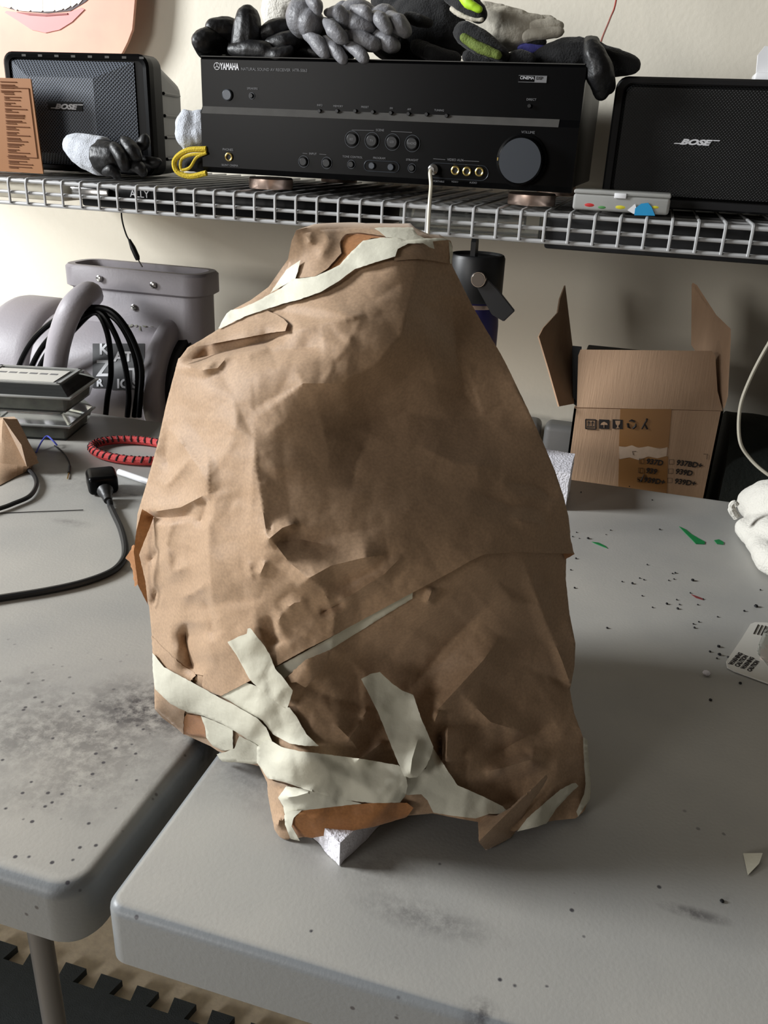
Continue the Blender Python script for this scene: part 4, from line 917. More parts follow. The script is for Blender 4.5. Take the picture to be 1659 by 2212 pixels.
# creases: (polyline, height mm (+ towards viewer), width px on image-left side going down, width on the other side)
CREASES = [
 ([(392,782),(450,768),(530,748),(620,722)], -7, 16, 34), ([(388,786),(440,800),(478,772)], 3, 20, 26), ([(905,1590),(890,1640),(885,1680)], 2, 14, 22),
 ([(640,1470),(700,1500),(790,1530)], -2, 40, 50), ([(720,1560),(760,1600),(800,1660)], 2.5, 30, 30), ([(1000,1500),(1060,1560),(1160,1590)], 3, 40, 50),
 ([(800,940),(770,1000),(760,1060)], -2.2, 60, 70), ([(900,960),(980,1000),(1080,1010)], 2.5, 50, 70), ([(1020,1060),(1100,1090),(1190,1100)], -2.5, 50, 40),
 ([(905,560),(866,722),(812,784),(735,828),(655,828),(590,878),(548,905)], 5, 130, 70),
 ([(548,905),(552,1000),(575,1150),(625,1215),(700,1275),(722,1330),(715,1400),(650,1460)], 4, 110, 60),
 ([(700,935),(790,915),(880,893),(960,905),(1045,902),(1118,850)], -5.5, 110, 120),
 ([(975,640),(985,760),(1005,850),(1040,895)], -4, 60, 90),
 ([(1100,800),(1120,850),(1160,930)], 2, 40, 40),
 ([(610,720),(700,700),(790,680)], 2.5, 30, 40), ([(540,775),(600,760),(700,745)], -3, 30, 50),
 ([(545,885),(590,860),(655,828)], -2.2, 60, 50),
 ([(365,925),(398,965),(430,1010),(447,1065)], 5, 45, 40),
 ([(362,930),(358,985),(366,1020)], -3.5, 25, 25),
 ([(410,985),(395,1010),(365,1045),(345,1050)], 3, 20, 28),
 ([(308,1102),(340,1104),(390,1096),(448,1066)], 4.5, 16, 55), ([(315,1116),(370,1118),(430,1110)], -3, 14, 25),
 ([(446,1072),(442,1110),(425,1138)], -4, 22, 20), ([(375,1115),(360,1180),(372,1232)], 2.5, 25, 25),
 ([(343,1182),(336,1200),(320,1216)], -2.5, 12, 14), ([(350,1180),(358,1210),(372,1235),(408,1225)], 2.6, 26, 24),
 ([(330,1310),(338,1280),(335,1265)], -2.5, 14, 14), ([(446,1262),(420,1280),(390,1292)], 2.5, 26, 18),
 ([(448,940),(450,1080),(452,1200),(458,1300),(472,1385)], 4, 40, 70),
 ([(402,1345),(402,1385),(412,1430),(425,1462)], -11, 34, 48), ([(440,1290),(455,1330),(462,1385)], -3, 30, 18),
 ([(668,1298),(636,1302),(612,1320)], 2.0, 24, 34), ([(612,1320),(600,1345),(606,1385)], 1.6, 24, 30), ([(580,1330),(592,1370),(606,1395)], -2.5, 26, 20),
 ([(572,1145),(580,1165),(610,1140),(645,1128)], 3, 22, 26), ([(590,1172),(650,1165),(720,1180)], -2, 30, 30),
 ([(640,1268),(672,1246),(715,1222),(780,1206),(838,1196)], 4.5, 40, 60), ([(700,1310),(760,1285),(830,1240),(870,1200)], 3.5, 26, 22), ([(690,1325),(745,1300)], -3, 16, 20),
 ([(548,950),(542,1130)], .6, 10, 12), ([(538,1210),(545,1255)], 1, 8, 10), ([(575,1210),(560,1245)], 1.5, 14, 14),
 ([(935,1270),(922,1305)], 3, 12, 16), ([(1080,1375),(1045,1425),(990,1485),(948,1530),(920,1568)], 6, 60, 60),
 ([(1050,1310),(960,1400),(880,1500)], -5, 70, 80), ([(948,1535),(936,1565)], 3, 18, 20),
 ([(968,1568),(966,1600),(964,1650)], 7, 14, 34), ([(950,1580),(952,1650)], -5, 12, 14),
 ([(830,1600),(795,1628),(760,1648)], 4, 16, 22), ([(795,1530),(780,1555)], 1.6, 10, 10), ([(780,1560),(750,1600)], 1.8, 12, 12),
 ([(1156,1612),(1150,1640),(1100,1655),(1046,1668)], 4, 22, 34), ([(1200,1560),(1120,1600),(1050,1640)], -3.5, 40, 60),
 ([(1195,1380),(1215,1430),(1240,1500)], 2.5, 20, 30), ([(1130,1210),(1160,1290),(1200,1400)], 1.8, 26, 26),
 ([(700,500),(712,520),(690,560)], 1.4, 20, 22), ([(665,500),(672,530)], 1.2, 16, 16),
 ([(430,800),(470,795),(500,760)], 2, 16, 26), ([(1090,1040),(1160,1050),(1200,1080)], -2.2, 30, 40), ([(1100,1120),(1180,1135)], 1.5, 20, 26),
 ([(598,1690),(612,1706),(625,1700)], -3, 10, 12), ([(600,1725),(640,1720),(690,1705)], 2, 16, 16), ([(600,1790),(604,1765)], 3, 10, 12),
]
def facet_layer(seed, spacing, amp):
    """crumple: flat triangular facets meeting in sharp folds"""
    rg = random.Random(seed); pts = []; hs = []
    y_ = 380
    while y_ < 1960:
        x = 180
        while x < 1400:
            pts.append(Vector((x+rg.uniform(-.42, .42)*spacing, y_+rg.uniform(-.42, .42)*spacing))); x += spacing
        y_ += spacing
    vo, _, fo, _, _, _ = delaunay_2d_cdt(pts, [], [], 0, 1e-4)
    for v in vo:
        f = amp*(1.15 if (v.x < 540 or v.y > 1480) else .75)
        if 600 < v.x < 1150 and 850 < v.y < 1200: f = amp*.35
        hs.append(rg.uniform(-1, 1)*f)
    return [(np.array([(vo[i].x, vo[i].y) for i in f]), np.array([hs[i] for i in f])) for f in fo]
LAYERS = [facet_layer(3, 118, 4.2), facet_layer(8, 52, 1.7), facet_layer(15, 24, .5)]
def facets(x, y):
    out = np.zeros(len(x))
    for lay in LAYERS:
        for P_, h_ in lay:
            m_ = np.nonzero((x >= P_[:, 0].min()) & (x <= P_[:, 0].max()) & (y >= P_[:, 1].min()) & (y <= P_[:, 1].max()))[0]
            if not len(m_): continue
            a, b_, c = P_; d = (b_[1]-c[1])*(a[0]-c[0])+(c[0]-b_[0])*(a[1]-c[1])
            if abs(d) < 1e-9: continue
            X, Y = x[m_], y[m_]
            l0 = ((b_[1]-c[1])*(X-c[0])+(c[0]-b_[0])*(Y-c[1]))/d; l1 = ((c[1]-a[1])*(X-c[0])+(a[0]-c[0])*(Y-c[1]))/d; l2 = 1-l0-l1
            k_ = (l0 >= 0) & (l1 > 0) & (l2 > 0)
            out[m_[k_]] += (l0*h_[0]+l1*h_[1]+l2*h_[2])[k_]
    return out
def crease_field(x, y):
    out = np.zeros(len(x))
    for pts, amp, wp, wn in CREASES:
        W_ = max(wp, wn); P_ = np.array(pts, float)
        msk = (x > P_[:, 0].min()-W_) & (x < P_[:, 0].max()+W_) & (y > P_[:, 1].min()-W_) & (y < P_[:, 1].max()+W_)
        if not msk.any(): continue
        X, Y = x[msk], y[msk]; best = np.full(len(X), 1e9); side = np.zeros(len(X)); tt = np.zeros(len(X))
        seg = np.hypot(*(P_[1:]-P_[:-1]).T); cum = np.concatenate([[0], np.cumsum(seg)]); tot = cum[-1]
        for k in range(len(P_)-1):
            d = P_[k+1]-P_[k]; l2 = (d**2).sum(); rx, ry_ = X-P_[k, 0], Y-P_[k, 1]
            s = np.clip((rx*d[0]+ry_*d[1])/l2, 0, 1); dist = np.hypot(rx-s*d[0], ry_-s*d[1])
            m_ = dist < best; best = np.where(m_, dist, best); side = np.where(m_, d[0]*ry_-d[1]*rx, side); tt = np.where(m_, (cum[k]+s*math.sqrt(l2))/tot, tt)
        w = np.maximum(np.where(side > 0, wp, wn), 15); q = np.clip(1-best/w, 0, 1)
        taper = np.clip(np.minimum(tt, 1-tt)*4+.08, 0, 1)**.8
        out[msk] += amp*(q*.6+q*q*.4)*taper*1.6
    return out
def body_d(x, y):
    return TPS(x, y)/100 - (crease_field(x, y)+facets(x, y))/1000
def inside(poly, x, y):
    c = np.zeros(len(x), bool); n = len(poly); j = n-1
    for i in range(n):
        xi, yi = poly[i]; xj, yj = poly[j]
        m_ = ((yi > y) != (yj > y)); xx = (xj-xi)*(y-yi)/((yj-yi) if yj != yi else 1e-9)+xi
        c ^= m_ & (x < xx); j = i
    return c
def dense(poly, step, jag=0.0, seed=1):
    r = random.Random(seed); out = []
    for i in range(len(poly)):
        a, c = poly[i], poly[(i+1) % len(poly)]; L_ = math.hypot(c[0]-a[0], c[1]-a[1]); n = max(1, int(L_/step))
        for k in range(n):
            s = k/n; out.append((a[0]+(c[0]-a[0])*s+(r.uniform(-jag, jag) if k else 0), a[1]+(c[1]-a[1])*s+(r.uniform(-jag, jag) if k else 0)))
    return out
def world_pts(x, y, d):
    V = CR[None]*((x-W/2)/FPX)[:, None]+CD[None]*((y-H/2)/FPX)[:, None]+CF[None]
    return CAM[None]+V*(d/(V@HD))[:, None]
def surf(poly, step, jag=0, seed=1, clean=False, folds=()):
    bd = dense(poly, step, jag, seed); xs = [p[0] for p in bd]; ys = [p[1] for p in bd]
    gx, gy_ = np.meshgrid(np.arange(min(xs), max(xs), step), np.arange(min(ys), max(ys), step))
    gx = gx+((np.arange(gx.shape[0]) % 2)*step/2)[:, None]; gx = gx.ravel(); gy_ = gy_.ravel()
    m_ = inside(bd, gx, gy_)
    for dx, dy in ((step*.55, 0), (-step*.55, 0), (0, step*.55), (0, -step*.55)): m_ &= inside(bd, gx+dx, gy_+dy)
    gx, gy_ = gx[m_], gy_[m_]
    n = len(bd); cp = []; ce = []
    for pts, amp, wp, wn in ([] if clean else CREASES+[(f_, 0, 0, 0) for f_ in folds]):   # mesh edges run along the folds
        line = []
        for a, c in zip(pts[:-1], pts[1:]):
            L_ = math.hypot(c[0]-a[0], c[1]-a[1]); k_ = max(1, int(L_/step))
            line += [(a[0]+(c[0]-a[0])*i/k_, a[1]+(c[1]-a[1])*i/k_) for i in range(k_)]
        line.append(pts[-1]); lx = np.array([p[0] for p in line]); ly = np.array([p[1] for p in line])
        ok = inside(bd, lx, ly)
        for dx, dy in ((step, 0), (-step, 0), (0, step), (0, -step)): ok &= inside(bd, lx+dx, ly+dy)
        last = None
        for p, o_ in zip(line, ok):
            if not o_: last = None; continue
            cp.append(p)
            if last is not None: ce.append((last, n+len(cp)-1))
            last = n+len(cp)-1
    if cp:
        cell = {}
        for p in cp: cell.setdefault((int(p[0]//step), int(p[1]//step)), []).append(p)
        keep = []
        for a, c in zip(gx, gy_):
            i, j = int(a//step), int(c//step)
            keep.append(all((a-q[0])**2+(c-q[1])**2 > (step*.6)**2 for u in (i-1, i, i+1) for w_ in (j-1, j, j+1) for q in cell.get((u, w_), ())))
        keep = np.array(keep, bool) if len(keep) else np.zeros(0, bool)
        gx, gy_ = gx[keep], gy_[keep]
    V = [Vector(p) for p in bd]+[Vector(p) for p in cp]+[Vector((a, c)) for a, c in zip(gx, gy_)]
    vo, eo, fo, _, _, _ = delaunay_2d_cdt(V, [(i, (i+1) % n) for i in range(n)]+ce, [], 1, 1e-4)
    return np.array([[v.x, v.y] for v in vo]), fo, n, bd
T0 = Vector((float((-.12)), .47, TZ))
bag = thing('wrapped_paper_object', 'large bulky object wrapped in crumpled brown kraft paper and masking tape', 'wrapped object', T0)
def sheet(name, poly, off, m, step=6, jag=0.4, seed=1, label=None, th=.0005, folds=(), parent=bag):
    """a piece of paper or tape lying on the body; off in mm towards the viewer (number or function)"""
    P_, F, n, bd = surf(poly, step, jag, seed, False, folds)
    x, y = P_[:, 0], P_[:, 1]; d = body_d(x, y)
    o_ = np.array([off(a, c) for a, c in zip(x, y)]) if callable(off) else np.full(len(x), float(off))
    d = d-o_/1000
    Wp = world_pts(x, y, d); Wb = world_pts(x, y, d+th); Wp[:, 2] = np.maximum(Wp[:, 2], TZ+.0012); Wb[:, 2] = np.maximum(Wb[:, 2], TZ+.0008)
    nv = len(x); verts = np.concatenate([Wp, Wb])-np.array(T0)
    faces = [tuple(f) for f in F]+[tuple(i+nv for i in reversed(f)) for f in F]
    cnt = {}
    for f in F:
        for i in range(len(f)):
            e = (f[i], f[(i+1) % len(f)]); k_ = (min(e), max(e)); cnt.setdefault(k_, []).append(e)
    for k_, v in cnt.items():
        if len(v) == 1: a, c = v[0]; faces.append((c, a, a+nv, c+nv))
    me = bpy.data.meshes.new(name); me.from_pydata(verts.tolist(), [], faces); me.update()
    for p in me.polygons: p.use_smooth = True
    me.materials.append(m)
    bm = bmesh.new(); bm.from_mesh(me); bmesh.ops.recalc_face_normals(bm, faces=list(bm.faces))
    for e in bm.edges:
        if len(e.link_faces) == 2: e.smooth = e.calc_face_angle(0) < math.radians(50)
    bm.to_mesh(me); bm.free()
    o = bpy.data.objects.new(name, me); COL.objects.link(o); o.parent = parent
    if label: o['label'] = label
    return o
# body: front skin plus rounded back closing behind it
def make_body():
    P_, F, n, bd = surf(SIL, 9, clean=True)
    x, y = P_[:, 0], P_[:, 1]; Wp = world_pts(x, y, body_d(x, y)+.0015); Wp[:, 2] = np.maximum(Wp[:, 2], TZ+.001)
    verts = [Vector(p) for p in Wp]; faces = [tuple(f) for f in F]
    # boundary order: first n verts follow bd
    ring = list(range(n)); right = Vector((math.cos(YAW), math.sin(YAW), 0)); hd = Vector(HD)
    Z = [(verts[i].z) for i in ring]; zmin, zmax = min(Z), max(Z)
    def mid(z):
        z = min(max(z, zmin+.012), zmax-.012)
        c = [verts[ring[i]].dot(right)+(z-Z[i])/((Z[(i+1) % n]-Z[i]) or 1e-9)*(verts[ring[(i+1) % n]].dot(right)-verts[ring[i]].dot(right)) for i in range(n) if (Z[i]-z)*(Z[(i+1) % n]-z) <= 0 and Z[i] != Z[(i+1) % n]]
        return (min(c)+max(c))/2 if c else -.1
    prev = ring
    for a in (20, 40, 60, 80):
        a = math.radians(a); cur = []
        for i in ring:
            p = verts[i]; u = p.dot(right); c = mid(p.z); h = (p.z-zmin)/(zmax-zmin)
            dep = (.15 if h < .8 else .15*(1-(h-.8)*2.0))
            zc = zmin+(zmax-zmin)*.5
            nz = zc+(p.z-zc)*(1-.10*(1-math.cos(a)))
            nz = max(nz, TZ+.004)
            q = p+right*((c+(u-c)*math.cos(a))-u)+hd*(dep*math.sin(a)); q.z = nz
            q += Vector((0, 0, mnoise.noise(q*30)*.003)); q.z = max(q.z, TZ+.004)
            verts.append(q); cur.append(len(verts)-1)
        for k in range(n): faces.append((prev[k], prev[(k+1) % n], cur[(k+1) % n], cur[k]))
        prev = cur
    cc = sum((verts[i] for i in prev), Vector())/n; verts.append(cc); ci = len(verts)-1
    for k in range(n): faces.append((prev[k], prev[(k+1) % n], ci))
    me = bpy.data.meshes.new('paper_body'); me.from_pydata([tuple(v-T0) for v in verts], [], faces)
    me.materials.append(kraft)
    bm = bmesh.new(); bm.from_mesh(me); bmesh.ops.recalc_face_normals(bm, faces=list(bm.faces))
    for f in bm.faces: f.smooth = True
    for e in bm.edges:
        if len(e.link_faces) == 2: e.smooth = e.calc_face_angle(0) < math.radians(50)
    bm.to_mesh(me); bm.free()
    o = bpy.data.objects.new('paper_body', me); COL.objects.link(o); o.parent = bag
make_body()
cA = crop(260, 460, 2.765); cB = crop(700, 460, 2.765); cC = crop(260, 960, 2.765); cD = crop(700, 1060, 2.765); cE = crop(300, 1340, 2.765); cF = crop(780, 1400, 3.072)
upper = [(385,775),(430,742),(480,706)]+cA([(760,625),(870,580),(1000,540),(1140,500),(1290,420),(1400,335),(1530,270)])+cB([(420,285),(560,275),(700,290),(760,305)])+[(990,600),(1020,660),(1050,712),(1082,765),(1100,800),(1150,905),(1175,960),(1200,1020),(1218,1075),(1228,1115),(1232,1160),(1240,1196),(1226,1196)]+cD([(1180,368),(1120,369),(960,380),(870,420),(750,490),(640,550),(530,608)])+cC([(1230,1165),(1080,1240),(920,1330),(780,1410),(600,1503),(500,1470),(488,1440),(495,1380),(440,1370),(430,1410),(425,1365),(350,1310),(240,1210),(190,1150)])+[(322,1310),(312,1270),(300,1215),(293,1170),(297,1110),(318,1040),(340,960),(360,870)]
def up_off(x, y):
    # loose lower edge lifts a little
    e = 1.2
    ly = max(1196, 1500-(x-477)*.52)
    t_ = (y-(ly-90))/90
    return e+max(0, min(1.1, t_))**2*3.0
sheet('paper_sheet', upper, up_off, kraft, step=5, label='large upper sheet of kraft paper with a straight diagonal lower edge')
lower = [(470,1500),(600,1425),(760,1340),(890,1270),(1000,1205),(1100,1188),(1224,1190),(1222,1250),(1230,1325),(1243,1390),(1241,1440),(1231,1490),(1240,1540),(1262,1600),(1272,1660),(1276,1715),(1262,1752),(1243,1768),(1200,1772),(1150,1782),(1110,1796),(1030,1775),(990,1768),(935,1757),(880,1762),(800,1782),(720,1797),(655,1808),(612,1818),(598,1790),(585,1730),(577,1690),(560,1655),(520,1600)]
sheet('paper_sheet', lower, -.4, kraft, step=5, label='lower right sheet of kraft paper in the shade')
lowl = cE([(75,90),(150,170),(260,270),(330,310),(340,330),(310,360),(330,400),(270,560),(265,680),(170,590),(95,530),(90,300)])
sheet('paper_sheet', lowl, 1.6, kraft, jag=1.0, label='small kraft strip at the lower left corner')
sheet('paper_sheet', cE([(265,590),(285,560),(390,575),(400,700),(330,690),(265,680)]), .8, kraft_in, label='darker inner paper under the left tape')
# folded flap at the upper left
def fl_off(x, y): return 2.2+max(0, (x-430)/190)*3+max(0, (y-(700-(x-400)*.05))/40)*4
sheet('paper_flap', cA([(345,880),(400,805),(470,765),(590,692),(760,620),(870,580),(930,605),(975,632),(1000,660),(985,705),(900,715),(760,742),(600,772),(450,800),(400,850)]), fl_off, kraft, label='folded over flap at the upper left shoulder')
sheet('paper_sheet', cA([(1000,320),(1040,180),(1060,130),(1200,100),(1500,85),(1575,110),(1590,140),(1450,120),(1380,112),(1330,135),(1310,180),(1320,240),(1240,330),(1210,350),(1160,380),(1050,390),(960,450),(900,470)]), 3, kraft, label='kraft cap sheet folded over the top left')
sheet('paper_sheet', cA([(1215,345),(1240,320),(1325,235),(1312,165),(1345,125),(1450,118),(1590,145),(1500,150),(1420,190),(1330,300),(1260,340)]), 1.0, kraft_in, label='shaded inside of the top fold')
sheet('paper_sheet', cB([(418,285),(430,210),(500,180),(600,178),(720,158),(755,165),(768,200),(762,305),(650,285),(560,275)]), 3, kraft, label='rounded kraft corner piece at the top right')
sheet('paper_sheet', cE([(920,1180),(970,1135),(1180,1110),(1400,1090),(1600,1090),(1640,1120),(1600,1175),(1400,1235),(1190,1270),(1040,1300),(950,1290),(915,1230)]), lambda x, y: 5-abs(y-1765)/20*1.2, kraft_in, label='orange toned rolled paper edge at the bottom')
sheet('paper_sheet', cE([(765,950),(890,985),(850,1050),(830,1060),(860,1110),(870,1160),(880,1230),(905,1300),(860,1330),(810,1250),(790,1150),(770,1040)]), 3, kraft)
sheet('torn_scrap', cC([(30,680),(80,598),(100,640),(95,700),(108,830),(85,850),(75,770),(55,700)]), 1, kraft_in, step=5, jag=1.5, label='torn orange paper edge sticking out at the left')
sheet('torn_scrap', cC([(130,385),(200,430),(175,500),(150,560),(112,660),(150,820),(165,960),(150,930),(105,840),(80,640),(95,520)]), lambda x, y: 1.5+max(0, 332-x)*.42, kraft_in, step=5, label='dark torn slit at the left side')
sheet('torn_scrap', cC([(975,1410),(1100,1290),(1255,1228),(1240,1290),(1180,1380),(1105,1452),(1050,1420),(1010,1425)]), lambda x, y: 3+4*(1-abs(x-668)/60), kraft, jag=1.2, label='small lifted scrap below the diagonal edge')
sheet('torn_scrap', cD([(1440,310),(1475,340),(1497,378),(1440,412),(1425,370)]), 2, kraft_in, label='folded corner at the right side')
hang = cF([(775,1100),(900,1110),(990,1060),(1060,990),(1150,920),(1230,838),(1238,860),(1200,930),(1100,1070),(1040,1180),(1035,1210),(1000,1250),(950,1330),(890,1372),(835,1350),(780,1285)])
def hang_off(x, y):
    # ridge line from (1180,1675) to (1036,1820)
    a = np.array([1182., 1672.]); c = np.array([1036., 1816.]); d = (c-a)/np.linalg.norm(c-a); r_ = np.array([x, y])-a
    s = abs(r_[0]*d[1]-r_[1]*d[0]); return 12-s*.42
sheet('paper_flap', hang, hang_off, kraft, jag=.5, step=4, folds=[[(1180, 1674), (1110, 1743), (1038, 1814)]], label='pointed paper flap hanging at the bottom right')
TAPES = [
 (cA([(585,690),(610,640),(635,600),(660,580),(720,570),(830,520),(900,480),(960,450),(1030,395),(1160,380),(1240,345),(1310,310),(1380,230),(1450,165),(1550,147),(1659,148)])+cB([(450,150),(480,165),(600,152),(715,150),(740,160),(650,170),(660,215),(630,205),(590,180),(500,183),(440,215),(425,260)])+cA([(1540,290),(1400,335),(1300,410),(1200,470),(1060,520),(960,545),(870,575),(760,612),(680,648),(600,690)]), 6),
 (cB([(300,92),(330,86),(530,86),(545,110),(560,132),(600,150),(560,175),(480,165),(445,150),(370,145),(330,110)]), 5),
 (cA([(895,478),(990,340),(1055,295),(1075,282),(1060,350),(1045,392),(960,440)]), 5.5),
 (cB([(745,165),(765,190),(770,240),(762,305),(752,300)]), 4),
 (cC([(1659,930),(1659,990),(1500,1080),(1350,1160),(1230,1220),(1100,1290),(1000,1400),(920,1330),(1100,1235),(1230,1160),(1450,1045)])[:0] or cD([(530,606),(528,645),(400,722),(200,848),(40,948),(0,970)])+cC([(1120,1280),(980,1400),(925,1335),(1100,1240),(1230,1168),(1400,1070),(1600,960)]), .9),
 (cC([(640,1180),(700,1150),(755,1130),(760,1100),(775,1097),(850,1190),(890,1250),(925,1340),(970,1390),(1030,1470),(1010,1540),(995,1578),(980,1575),(860,1490),(770,1400),(700,1270)]), 6.5),
 (cE([(370,570),(450,600),(560,650),(562,770),(505,780),(440,750),(402,700),(395,640)]), 3),
 (cE([(490,455),(640,372),(720,400),(800,470),(870,520),(900,520),(950,590),(1000,680),(1075,750),(990,750),(900,735),(800,680),(740,600),(600,520),(540,480)]), 3.2),
 (cE([(80,195),(100,215),(150,280),(310,365),(470,455),(560,500),(700,580),(760,640),(795,720),(780,760),(740,790),(690,740),(600,680),(500,620),(380,570),(290,550),(190,500),(95,410),(82,300)]), 5),
 (cE([(600,690),(690,735),(740,770),(720,850),(690,860),(600,850),(500,845),(480,825),(465,800),(520,785),(570,765)]), 6),
 (cE([(830,1060),(880,990),(1000,1010),(1200,1065),(1330,1095),(1180,1112),(970,1137),(900,1142),(872,1162),(862,1110)]), 5),
 (cE([(868,1165),(900,1140),(972,1135),(925,1180),(912,1230),(962,1318),(905,1305),(872,1220)]), 6.5),
 (cE([(705,760),(740,720),(775,710),(850,755),(950,780),(1100,798),(1350,830),(1550,865),(1590,900),(1605,990),(1590,1050),(1560,1088),(1400,1092),(1200,1070),(1000,1012),(880,970),(770,945),(735,890),(705,850)]), 8),
 (cF([(470,650),(560,790),(640,910),(800,980),(940,1050),(1000,1112),(930,1100),(850,1100),(760,1130),(600,1112),(480,1092),(440,1010),(400,970),(300,975),(275,860),(430,800)]), 5),
 (cF([(0,205),(60,172),(125,158),(200,230),(270,280),(345,310),(400,470),(480,655),(470,700),(430,790),(370,858),(320,862),(285,850),(200,650),(110,420)]), 10),
 (cF([(1035,1218),(1100,1130),(1250,1000),(1320,940),(1400,898),(1425,895),(1442,915),(1400,955),(1300,1060),(1230,1165),(1150,1190)]), 3),
 (cF([(1474,590),(1500,608),(1512,750),(1525,900),(1520,1000),(1440,1120),(1428,1085),(1480,970),(1490,900),(1476,700)]), 2.5),
]
for i, (pl, of) in enumerate(TAPES):
    sheet('tape_strip', pl, of, tape, step=6, jag=.5, seed=i, th=.0003)

# foam blocks
def foam_block(label, pts_bottom, h, name='foam_block'):
    c = sum(pts_bottom, Vector())/len(pts_bottom)
    b = B(); b.prism([Vector((p.x, p.y, TZ+.0005)) for p in pts_bottom], (0, 0, h)); bmesh.ops.subdivide_edges(b.bm, edges=list(b.bm.edges), cuts=10, use_grid_fill=True)
    for v in b.bm.verts:
        n_ = mnoise.noise(v.co*160)*.0012; v.co += (v.co-Vector((c.x, c.y, TZ+h/2))).normalized()*n_; v.co.z = max(v.co.z, TZ+.0003)
    o = b.build(name, foam, None, 30); return tag(o, label, 'foam', 'white foam blocks')
p1 = on_z(733, 1872); p0 = on_z(640, 1808); p2 = on_z(800, 1790)
foam_block('white foam block under the bottom corner of the wrapped paper object', [p0+Vector((-.002, .01, 0)), p1, p2+Vector((.01, .02, 0)), p0+(p2-p1)*1.0+Vector((.0, .02, 0))], .017)
q = on_z(1226, 1104)
foam_block('white foam block standing behind the right side of the wrapped paper object', [Vector((q.x-.078, q.y-.0, TZ)), q+Vector((-.003, 0, 0)), Vector((q.x-.004, q.y+.07, TZ)), Vector((q.x-.085, q.y+.08, TZ))], .046)
b = B()

# ================================================================== LEFT SIDE OF THE TABLE
def zpath(pts, dz=.003, z=TZ): return bez([on_z(x, y_, z)+Vector((0, 0, dz)) for x, y_ in pts], 8)
t = thing('power_cable', 'black power cord with moulded plug lying on the left table', 'cable', on_z(220, 1060))
pl = on_z(219, 1088)+Vector((0, 0, .010))
b = B(); P_ = zpath([(-120, 1320), (0, 1300), (100, 1284), (180, 1266), (240, 1243), (266, 1218), (271, 1190), (262, 1150), (246, 1115), (236, 1092)], .0035); P_[-3:] = [p+Vector((0, 0, .004)) for p in P_[-3:]]; b.tube(P_, .0034, 10); b.build('cord', blk, t)
q0, q1, q2, q3 = [on_z(x, y_)+Vector((0, 0, dz)) for x, y_, dz in ((235, 1096, .008), (229, 1080, .011), (224, 1066, .013), (219, 1050, .014))]
b = B(); b.tube([q0, q0.lerp(q1, .3), q0.lerp(q1, .35), q0.lerp(q1, .6), q0.lerp(q1, .65), q1], [.0045, .0055, .0048, .0065, .0058, .009], 14); b.build('strain_relief', blk, t)
d_ = (q3-q1).normalized(); b = B(); M_ = Matrix.Translation(q1.lerp(q3, .62)) @ d_.to_track_quat('Y', 'Z').to_matrix().to_4x4()
b.box((-.0165, -.016, -.0115), (.0165, .018, .0115), .006, 4, M_); b.build('plug', blk_gloss, t)
t = thing('black_cable', 'black cable loop at the left edge beside the small kraft package', 'cable', on_z(60, 1060))
b = B(); b.tube(zpath([(-120, 1015), (-50, 1006), (0, 1003), (42, 1010), (70, 1028), (80, 1052), (66, 1078), (30, 1095), (0, 1106), (-80, 1130)], .004), .0026, 8); b.build('cord', blk, t)
b = B(); b.tube(zpath([(-60, 1115), (0, 1110), (100, 1106), (180, 1103)], .0008), .00045, 6); tag(b.build('thin_wire', blk, None), 'very thin grey thread lying straight below the black cable loop', 'wire')
t = thing('wire_lead', 'thin black lead with bare metal tip lying in front of the clear boxes', 'wire', on_z(150, 1010))
b = B(); b.tube(zpath([(118, 965), (138, 982), (149, 1000), (151, 1012)], .0015), .0009, 6); b.build('strand', blk, t)
b = B(); b.tube(zpath([(151, 1010), (149, 1024)], .0018), .0016, 8); b.build('sleeve', blk, t)
b = B(); b.tube(zpath([(149, 1024), (146, 1036)], .0015), .0008, 6); b.build('metal_tip', gold, t)
b = B(); b.tube(bez([on_z(x, y_)+Vector((0, 0, dz)) for x, y_, dz in ((78, 979, .001), (92, 966, .008), (104, 961, .012), (116, 966, .009), (124, 968, .004))], 6), .0011, 6); tag(b.build('blue_wire', bluewire, None), 'short curled blue wire beside the clear plastic boxes', 'wire')
# red paracord ring
t = thing('paracord_ring', 'red and black braided cord loop on the left table by the paper object', 'cord', on_z(280, 975))
c = on_z(292, 982); L0 = on_z(196, 975); Rr = (c.x-L0.x); ry_ = abs(on_z(285, 953).y-on_z(285, 1000).y)/2
pts = []
for k in range(72):
    a = 2*math.pi*k/72; pts.append(Vector((c.x+Rr*math.cos(a)*(1.05 if math.cos(a) > 0 else 1), c.y+ry_*math.sin(a), TZ+.0062)))
b = B(); b.tube(pts, .0056, 10, closed=True); b.build('cord', redm, t)
for k in range(72):
    p = pts[k]; tt = (pts[(k+1) % 72]-pts[k-1]).normalized(); 
    b = B(); sd = tt.cross(Vector((0, 0, 1))).normalized()
    sg = 1 if k % 2 else -1; b.tube([p-sd*.0050*sg-tt*.0012-Vector((0, 0, .0006)), p-sd*.0046*sg+Vector((0, 0, .0028)), p+tt*.001+Vector((0, 0, .0054))], .0016, 6); b.build('braid', dkred, t)
b = B(); a_, c_ = on_z(258, 1026)+Vector((0, 0, .004)), on_z(350, 1058)+Vector((0, 0, .004)); b.tube([a_, c_], .0038, 12); tag(b.build('plastic_tube', white, None), 'short white plastic tube poking out from behind the paper object', 'tube')
